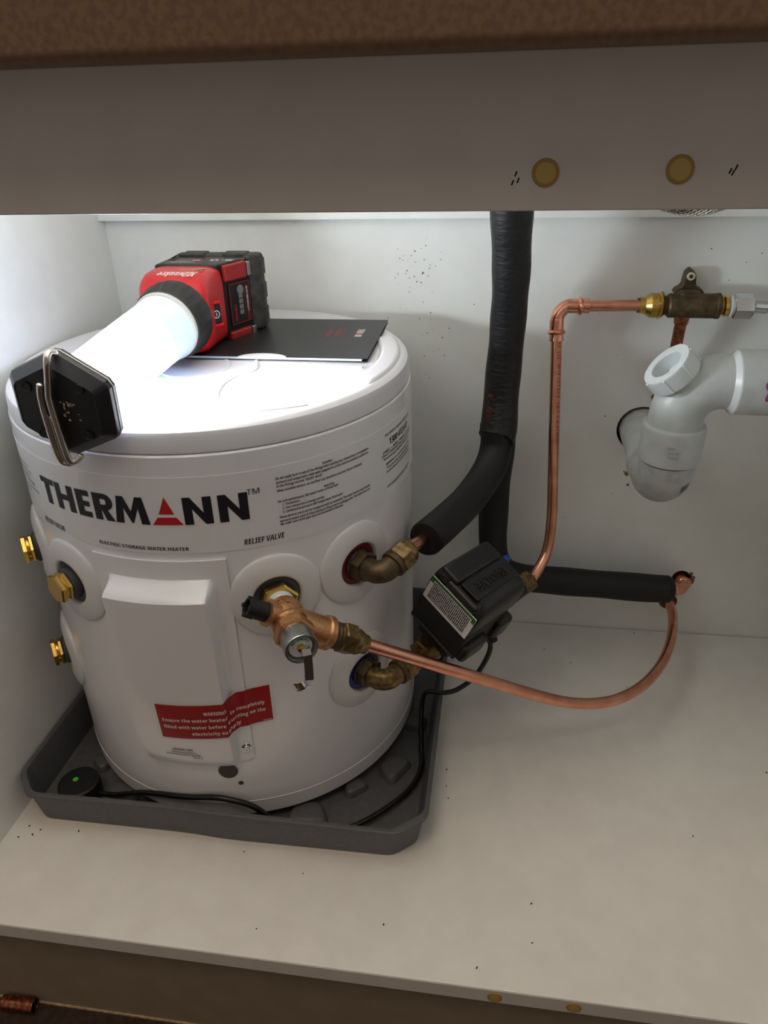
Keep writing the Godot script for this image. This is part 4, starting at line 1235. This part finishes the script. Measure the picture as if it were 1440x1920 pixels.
# ------------------------------------------------------------------ black automatic valve
func build_shutoff() -> void:
	var p1 := Vector3(0.4389, 0.165, 0.2911)
	var A := Vector3(0.6, 0, -0.8)
	var N := Vector3(0.3507, 0.8988, 0.263).normalized()
	var W := Vector3(0.719, -0.4384, 0.5393).normalized()
	var v := thing("mixing_valve", "black plastic valve housing with a printed label on its end beside the heater", "valve", p1)
	var at := func(s: float, w: float, nn: float) -> Vector3: return p1 + A * s + W * w + N * nn
	part(v, "inlet_nut", hexnut(p1, A, -0.008, 0.010, 0.0165, 0.2), M.dullbrass, 20)
	part(v, "inlet_pipe", lathe(p1, A, [Vector2(0.0085, -0.030), Vector2(0.0085, -0.006)], 22), M.dullbrass)
	part(v, "valve_barrel", lathe(p1, A, [Vector2(0.012, 0.006), Vector2(0.0185, 0.010), Vector2(0.0190, 0.080), Vector2(0.016, 0.090), Vector2(0.012, 0.169)], 30), M.blackplastic)
	part(v, "outlet_nut", hexnut(p1, A, 0.168, 0.190, 0.0138, 0.1), M.dullbrass, 20)
	# housing sections: rounded rectangles in the plane of W and N
	var sec := func(s: float, w0: float, w1: float, n0: float, n1: float, r: float) -> PackedVector3Array:
		var p := PackedVector3Array()
		for q in round_poly([Vector2(w0, n0), Vector2(w1, n0), Vector2(w1, n1), Vector2(w0, n1)], r, 5):
			p.append(at.call(s, q.x, q.y))
		return p
	var base := part(v, "housing_base", solid(loft([sec.call(-0.0075, -0.0310, 0.0310, 0.0410, 0.0760, 0.002), sec.call(-0.0090, -0.0325, 0.0325, 0.0395, 0.0775, 0.003), sec.call(-0.0085, -0.0330, 0.0330, 0.0380, 0.0775, 0.003), sec.call(0.060, -0.0330, 0.0330, 0.0380, 0.0775, 0.004), sec.call(0.062, -0.032, 0.032, 0.040, 0.0760, 0.004)])), M.blackmatt, 30)
	part(base, "housing_foot", box(at.call(0.020, 0.0, 0.029), Vector3(0.046, 0.026, 0.040), 0.004, Basis(W, N, -A)), M.blackmatt)
	part(base, "side_lug", box(at.call(0.012, 0.034, 0.0495), Vector3(0.016, 0.026, 0.036), 0.006, Basis(W, N, -A)), M.blackplastic)
	part(base, "side_lug", box(at.call(0.058, 0.033, 0.0525), Vector3(0.016, 0.032, 0.024), 0.006, Basis(W, N, -A)), M.blackplastic)
	var lidm := part(v, "housing_lid", solid(loft([sec.call(-0.0085, -0.0310, 0.0310, 0.0760, 0.1030, 0.008), sec.call(-0.0060, -0.0335, 0.0335, 0.0750, 0.1125, 0.012), sec.call(0.0000, -0.0345, 0.0345, 0.0745, 0.1185, 0.016), sec.call(0.0080, -0.0345, 0.0345, 0.0740, 0.1220, 0.017), sec.call(0.061, -0.0345, 0.0345, 0.0740, 0.1220, 0.017), sec.call(0.0650, -0.0335, 0.0335, 0.0745, 0.1205, 0.016), sec.call(0.0670, -0.0310, 0.0310, 0.0770, 0.1180, 0.014)])), M.blackplastic, 40)
	part(lidm, "lid_ridge", box(at.call(0.029, -0.0175, 0.1215), Vector3(0.024, 0.0075, 0.070), 0.0036, Basis(W, N, -A)), M.blackplastic, 40)
	part(lidm, "lid_panel", box(at.call(0.031, 0.0075, 0.1220), Vector3(0.023, 0.0022, 0.066), 0.001, Basis(W, N, -A)), M.blackplastic, 40)
	part(lidm, "lid_brow", box(at.call(-0.002, 0.005, 0.1135), Vector3(0.044, 0.012, 0.014), 0.005, Basis(W, N, -A)), M.blackplastic, 40)
	part(v, "cord_gland", lathe(at.call(0.052, 0.034, 0.040), W - N * 0.6, [Vector2(0.005, -0.004), Vector2(0.0045, 0.008), Vector2(0.0034, 0.010)], 18), M.blackmatt)
	part(v, "blue_button", box(at.call(0.072, -0.003, 0.1150), Vector3(0.007, 0.010, 0.008), 0.002, Basis(W, N, -A)), M.blue)
	var word := PackedVector3Array()
	for p in letters("EVOLVE", 0.0105, 0.044, bold_font, 0.0, 1.8):
		word.append(at.call(0.053, 0.0025, 0.1231) - A * p.x + W * p.y + N * (p.z * 0.001))
	part(lidm, "raised_letters", solid(word), M.blackmatt, 20)
	# printed label on the end that faces the viewer
	var lab := part(v, "printed_label", box(at.call(-0.0092, 0.0, 0.0935), Vector3(0.0625, 0.0335, 0.0012), 0.0004, Basis(W, N, -A), 1), M.paper)
	part(lab, "green_border", on_plane(rect(-0.0312, 0.0085, 0.0312, 0.0166), at.call(-0.00990, 0.0, 0.0935), W, N), M.green)
	part(lab, "print_panel", on_plane(rect(-0.0265, -0.0135, 0.0270, 0.0130), at.call(-0.01000, 0.0, 0.0935), W, N), M.paper)
	var rng := RandomNumberGenerator.new()
	rng.seed = 11
	var ink := PackedVector3Array()
	for i in 26:
		var y := -0.0258 + i * 0.0020
		var x := -0.0125
		while x < 0.0118:
			var l := minf(rng.randf_range(0.0010, 0.0080), 0.0122 - x)
			ink.append_array(rect(y, x, y + 0.0012, x + l))
			x += l + 0.0006
	part(lab, "printed_text", on_plane(ink, at.call(-0.01012, 0.0, 0.0935), W, N), M.black_ink).set_meta("kind", "stuff")

# ------------------------------------------------------------------ upright copper pipe to the tap valve
func build_riser() -> void:
	var c := thing("copper_pipe", "upright copper pipe with an elbow from the black valve to the wall valve", "pipe", Vector3(0.575, 0.165, 0.1))
	var low := [Vector3(0.5500, 0.165, 0.1430), Vector3(0.5565, 0.1665, 0.1345), Vector3(0.5640, 0.1735, 0.1240), Vector3(0.5720, 0.1870, 0.1110), Vector3(0.5757, 0.2070, 0.1040), Vector3(0.5765, 0.2380, 0.0985), Vector3(0.57475, 0.2800, 0.0913), Vector3(0.57250, 0.3300, 0.0820), Vector3(0.56985, 0.3890, 0.0710), Vector3(0.5672, 0.4480, 0.0600)]
	part(c, "upright_pipe", tube(smooth_path(low, 0.007), 0.00635, 24), M.copper, 60)
	var kx := Vector3(0.5655, 0.4815, 0.0530)
	var el := part(c, "copper_elbow", tube(bend(Vector3(0.5669, 0.4570, 0.0575), kx, Vector3(0.5880, 0.4820, 0.0500), 0.017, 10), 0.0077, 24), M.copper, 40)
	var dn := (Vector3(0.5672, 0.4480, 0.0600) - kx).normalized()
	var rt := (Vector3(0.663, 0.4822, 0.0470) - kx).normalized()
	for q in [[dn, 0.020], [rt, 0.017]]:
		part(el, "elbow_bead", lathe(kx, q[0], [Vector2(0.0076, q[1] - 0.006), Vector2(0.0080, q[1] - 0.004), Vector2(0.0080, q[1] + 0.006), Vector2(0.0094, q[1] + 0.0068), Vector2(0.0103, q[1] + 0.0088), Vector2(0.0094, q[1] + 0.0108), Vector2(0.0080, q[1] + 0.0116), Vector2(0.0084, q[1] + 0.0185), Vector2(0.0064, q[1] + 0.0190)], 28), M.copper, 30)
	part(c, "level_pipe", tube(PackedVector3Array([kx + rt * 0.018, Vector3(0.668, 0.4822, 0.0470)]), 0.00635, 24), M.copper)
	var t := letters("32  LIC  WM-022613  12.7 X 0.91mm", 0.0040, 0.118, plain_font)
	part(c, "printed_line", on_pipe(t, Vector3(0.5675, 0.4440, 0.0608), Vector3(0.5725, 0.3300, 0.0820) - Vector3(0.5672, 0.4480, 0.0600), Vector3(0.22, 0.0, 1.0), 0.00655), mat("copper_print", Color(0.52, 0.31, 0.23), 0.45, 0.8))

# ------------------------------------------------------------------ valve on the back panel
func build_tap_valve() -> void:
	var o := Vector3(0.688, 0.4815, 0.0450)
	var X := Vector3(1, -0.004, -0.012).normalized()
	var v := thing("tap_valve", "dark bronze tap connector screwed to the back panel above the drain pipe", "valve", Vector3(0.715, 0.48, 0.0))
	part(v, "valve_body", lathe(o, X, [Vector2(0.0118, -0.001), Vector2(0.0134, 0.001), Vector2(0.0136, 0.050), Vector2(0.0142, 0.051), Vector2(0.0142, 0.0545), Vector2(0.0115, 0.056)], 36), M.darkbrass, 30)
	part(v, "valve_hump", box(o + X * 0.022 + Vector3(0, 0.0085, -0.004), Vector3(0.026, 0.014, 0.022), 0.006), M.darkbrass, 40)
	var st := part(v, "mounting_strap", prism(round_poly([Vector2(0.698, 0.487), Vector2(0.731, 0.487), Vector2(0.7300, 0.4920), Vector2(0.7205, 0.4965), Vector2(0.7188, 0.5110), Vector2(0.7135, 0.5165), Vector2(0.7082, 0.5110), Vector2(0.7065, 0.4965), Vector2(0.6990, 0.4920)], 0.003), func(x, y, z): return Vector3(x, y, z), 0.0005, 0.0200, 0.001), M.darkbrass, 30)
	part(st, "pale_washer", lathe(Vector3(0.7132, 0.5085, 0.0200), Vector3(0, 0, 1), [Vector2(0.0046, 0), Vector2(0.0046, 0.0012), Vector2(0.0041, 0.0020), Vector2(0.0024, 0.0020), Vector2(0.0022, 0.0012), Vector2(0.0001, 0.0012)], 26), M.cream, 30)
	part(st, "wood_screw", lathe(Vector3(0.7132, 0.5085, 0.0210), Vector3(0, 0, 1), [Vector2(0.0022, 0), Vector2(0.0020, 0.0012), Vector2(0.0009, 0.0013), Vector2(0.0008, 0.0006)], 16), M.darkbrass, 30)
	var l := Vector3(-1, 0.004, 0.012).normalized()
	var nut := part(v, "brass_connector", lathe(o, l, [Vector2(0.0072, 0.0320), Vector2(0.0090, 0.0315), Vector2(0.0090, 0.0255), Vector2(0.0100, 0.0250), Vector2(0.0130, 0.0205), Vector2(0.0138, 0.0195), Vector2(0.0138, 0.0120), Vector2(0.0130, 0.0108)], 40), M.brass, 30)
	part(nut, "connector_hexagon", hexnut(o, l, 0.0065, 0.0112, 0.0162, 0.4), M.brass, 20)
	part(nut, "connector_thread", lathe(o, l, [Vector2(0.0095, -0.002), Vector2(0.0108, 0.000), Vector2(0.0098, 0.002), Vector2(0.0108, 0.004), Vector2(0.0098, 0.006), Vector2(0.0105, 0.008)], 28), M.darkbrass, 20)
	part(nut, "grey_washer", lathe(o, l, [Vector2(0.0080, 0.0312), Vector2(0.0082, 0.0335), Vector2(0.0070, 0.0340)], 28), M.rubber)
	part(v, "brass_nipple", lathe(o, X, [Vector2(0.0100, 0.056), Vector2(0.0092, 0.058), Vector2(0.0114, 0.0595), Vector2(0.0114, 0.0635), Vector2(0.0095, 0.0645), Vector2(0.0095, 0.067)], 30), M.brass, 25)
	part(v, "thread_tape", lathe(o, X, [Vector2(0.0098, 0.0645), Vector2(0.0122, 0.0665), Vector2(0.0108, 0.0700)], 24), M.tape, 30)
	# pipe that feeds it from behind the drain
	var c := thing("copper_pipe", "short aged copper pipe below the bronze tap connector behind the drain pipe", "pipe", Vector3(0.70, 0.40, 0.02))
	part(c, "pipe", tube(smooth_path([Vector3(0.7055, 0.4740, 0.0440), Vector3(0.7050, 0.4600, 0.0430), Vector3(0.7055, 0.4250, 0.0330), Vector3(0.7045, 0.3900, 0.0200), Vector3(0.7030, 0.3640, 0.0080), Vector3(0.7025, 0.3555, -0.002)], 0.006), 0.0066, 22), M.oldcopper, 60)
	part(c, "solder_collar", lathe(Vector3(0.7053, 0.4715, 0.0438), Vector3(-0.03, -1, -0.08), [Vector2(0.0084, 0), Vector2(0.0080, 0.010), Vector2(0.0067, 0.012)], 24), M.oldcopper)
	# braided hose
	var h := thing("braided_hose", "stainless braided hose with a chrome nut at the right edge", "hose", Vector3(0.76, 0.48, 0.04))
	part(h, "chrome_nut", hexnut(o, X, 0.0690, 0.0900, 0.0138, 0.12), M.chrome, 20)
	part(h, "nut_shoulder", lathe(o, X, [Vector2(0.0120, 0.0895), Vector2(0.0096, 0.0915), Vector2(0.0082, 0.0920), Vector2(0.0082, 0.1040)], 28), M.chrome, 30)
	var path := smooth_path([o + X * 0.100, o + X * 0.14, Vector3(0.850, 0.487, 0.052), Vector3(0.885, 0.520, 0.075), Vector3(0.897, 0.585, 0.105), Vector3(0.885, 0.640, 0.130), Vector3(0.860, 0.670, 0.150), Vector3(0.810, 0.672, 0.170), Vector3(0.755, 0.648, 0.185), Vector3(0.712, 0.6170, 0.190), Vector3(0.690, 0.6060, 0.190), Vector3(0.667, 0.6020, 0.190), Vector3(0.645, 0.6060, 0.190), Vector3(0.622, 0.6185, 0.190), Vector3(0.600, 0.650, 0.190), Vector3(0.590, 0.685, 0.19), Vector3(0.590, 0.717, 0.19)], 0.004)
	part(h, "hose_core", tube(path, 0.0056, 16), M.rubber, 60)
	var strands := PackedVector3Array()
	var fb := frame_of(path[1] - path[0])
	for sd in [1.0, -1.0]:
		for k in 12:
			var q := PackedVector3Array()
			var b := fb
			for i in path.size():
				var w := (path[mini(i + 1, path.size() - 1)] - path[maxi(i - 1, 0)]).normalized()
				var uu := (b.x - w * b.x.dot(w)).normalized()
				b = Basis(uu, w.cross(uu), w)
				var an: float = TAU * k / 12.0 + sd * i * 0.36
				q.append(path[i] + (b.x * cos(an) + b.y * sin(an)) * 0.0060)
			strands.append_array(tube(q, 0.0007, 5))
	part(h, "steel_braid", strands, M.steel, 60).set_meta("kind", "stuff")

# ------------------------------------------------------------------ leak sensor and cord
func build_sensor() -> void:
	var s := thing("leak_sensor", "round black sensor puck with a green dot in the front left of the tray", "sensor", Vector3(0.0555, 0.004, 0.3965))
	var o := Vector3(0.0570, 0.0045, 0.3930)
	part(s, "puck", lathe(o, Vector3.UP, [Vector2(0.0215, 0), Vector2(0.0228, 0.002), Vector2(0.0230, 0.018), Vector2(0.0222, 0.0218), Vector2(0.0200, 0.0232), Vector2(0.0001, 0.0234)], 48), M.blackmatt, 30)
	part(s, "green_dot", lathe(o + Vector3(-0.004, 0.0233, -0.0015), Vector3.UP, [Vector2(0.0031, 0), Vector2(0.0031, 0.0004), Vector2(0.0001, 0.0005)], 20), M.greendot)
	var c := thing("power_cord", "thin black cable running through the tray from the sensor to the black valve", "cable", Vector3(0.25, 0.01, 0.4))
	var p := [Vector3(0.078, 0.0135, 0.394), Vector3(0.1000, 0.0158, 0.3970), Vector3(0.1405, 0.0325, 0.4035), Vector3(0.1960, 0.0462, 0.4146), Vector3(0.2273, 0.0522, 0.4165), Vector3(0.2447, 0.0512, 0.4165), Vector3(0.2665, 0.0440, 0.4148), Vector3(0.2814, 0.0290, 0.4130), Vector3(0.2900, 0.0170, 0.4150), Vector3(0.3100, 0.0100, 0.4150), Vector3(0.3450, 0.0105, 0.4110), Vector3(0.3743, 0.0120, 0.4009), Vector3(0.4022, 0.0115, 0.3759), Vector3(0.4265, 0.0110, 0.3440), Vector3(0.4360, 0.0110, 0.3120), Vector3(0.4330, 0.0120, 0.2800), Vector3(0.4290, 0.0250, 0.2400), Vector3(0.4310, 0.0480, 0.2290), Vector3(0.4400, 0.0560, 0.2310), Vector3(0.4560, 0.0575, 0.2330), Vector3(0.4720, 0.0600, 0.2280), Vector3(0.4920, 0.0760, 0.2210), Vector3(0.5060, 0.1040, 0.2170), Vector3(0.5090, 0.1220, 0.2150), Vector3(0.5030, 0.1330, 0.2160), Vector3(0.4980, 0.1400, 0.2210), Vector3(0.4930, 0.1560, 0.2330)]
	part(c, "cable", tube(smooth_path(p, 0.005), 0.0031, 12), M.cord, 60)

# ------------------------------------------------------------------ small things
func build_small() -> void:
	var caps := [[0.5230, 0.6644, "round tan screw cap on the top rail, left of the pair"], [0.5843, 0.6650, "round tan screw cap on the top rail, right of the pair"], [0.5268, -0.0102, "round tan screw cap on the shelf edge, left of the pair"], [0.5955, -0.0096, "round tan screw cap on the shelf edge, right of the pair"]]
	for i in 4:
		var q = caps[i]
		var o := Vector3(q[0], q[1], 0.5472 if i < 2 else 0.5477)
		var c := thing("screw_cap", q[2], "screw cap", o, "tan screw caps on the rail" if i < 2 else "tan screw caps on the shelf edge")
		part(c, "rim", lathe(o, Vector3(0, 0, 1), [Vector2(0.0064, 0.0), Vector2(0.0064, 0.0006), Vector2(0.0060, 0.0011), Vector2(0.0051, 0.0012), Vector2(0.0049, 0.0009)], 32), M.tanrim, 30)
		part(c, "dome", lathe(o, Vector3(0, 0, 1), [Vector2(0.0050, 0.0002), Vector2(0.0049, 0.0010), Vector2(0.0040, 0.0012), Vector2(0.0001, 0.0013)], 32), M.tan, 30)
	var st := thing("copper_offcut", "short copper pipe offcut lying on the dark floor by the plinth", "pipe", Vector3(0.03, -0.155, 0.545))
	var a := Vector3(0.0100, -0.1468, 0.5445)
	var b := Vector3(0.0455, -0.1468, 0.5430)
	var ring0 := []
	var ax := (b - a).normalized()
	part(st, "pipe", lathe(a, ax, [Vector2(0.0064, 0.0), Vector2(0.0078, 0.0), Vector2(0.0079, 0.001), Vector2(0.0079, 0.035), Vector2(0.0076, 0.0358), Vector2(0.0066, 0.0358), Vector2(0.0064, 0.035), Vector2(0.0063, 0.012), Vector2(0.0001, 0.012)], 28), M.oldcopper, 30)
	# grit on the shelf, marks on the back panel
	var rng := RandomNumberGenerator.new()
	rng.seed = 3
	var grit := PackedVector3Array()
	for q in [[0.016, 0.437], [0.031, 0.440], [0.0255, 0.447], [0.012, 0.452], [0.074, 0.4365], [0.33, 0.4560], [0.262, 0.4390], [0.4665, 0.3250], [0.4700, 0.3420], [0.465, 0.300], [0.585, 0.062], [0.620, 0.088], [0.715, 0.010], [0.690, 0.130], [0.300, 0.520], [0.42, 0.50], [0.56, 0.46], [0.73, 0.36], [0.83, 0.26], [0.56, 0.50], [0.51, 0.53]]:
		grit.append_array(box(Vector3(q[0], 0.0006, q[1]), Vector3(rng.randf_range(0.0010, 0.0022), 0.0012, rng.randf_range(0.0009, 0.0016)), 0.0004, Basis(Vector3.UP, rng.randf() * 3.0), 1))
	var g := part(self, "grit", grit, M.darkspeck)
	g.set_meta("label", "dark crumbs of grit scattered on the white shelf")
	g.set_meta("category", "grit")
	g.set_meta("kind", "stuff")
	var marks := PackedVector3Array()
	for i in 60:
		var x := 0.395 + rng.randfn(0.0, 0.016)
		var y := 0.515 + rng.randfn(0.0, 0.030)
		if i % 3 == 0:
			x = 0.42 + rng.randfn(0.0, 0.012)
			y = 0.43 + rng.randfn(0.0, 0.03)
		marks.append_array(disc(Vector3(x, y, -0.0001), Vector3(0, 0, 1), rng.randf_range(0.0003, 0.0009), 0.0003, 7))
	for q in [[0.775, 0.520], [0.735, 0.535], [0.760, 0.500], [0.790, 0.53], [0.62, 0.46], [0.64, 0.33], [0.675, 0.262], [0.678, 0.256], [0.677, 0.247], [0.66, 0.22], [0.60, 0.18], [0.645, 0.41], [0.47, 0.47], [0.595, 0.075]]:
		marks.append_array(disc(Vector3(q[0], q[1], -0.0001), Vector3(0, 0, 1), rng.randf_range(0.0004, 0.0010), 0.0003, 8))
	for q in [[0.6760, 0.2505, 0.0035], [0.6723, 0.2534, 0.0012], [0.6793, 0.2342, 0.0022], [0.6962, 0.3568, 0.0040], [0.7001, 0.3520, 0.0030], [0.7806, 0.1007, 0.0030], [0.7844, 0.0947, 0.0030], [0.7835, 0.0867, 0.0028]]:
		marks.append_array(disc(Vector3(q[0], q[1], -0.0001), Vector3(0, 0, 1), q[2], 0.0004, 6))
	var mk := part(self, "splash_marks", marks, M.speck)
	mk.set_meta("label", "brown splash specks dried on the white back panel")
	mk.set_meta("category", "specks")
	mk.set_meta("kind", "stuff")
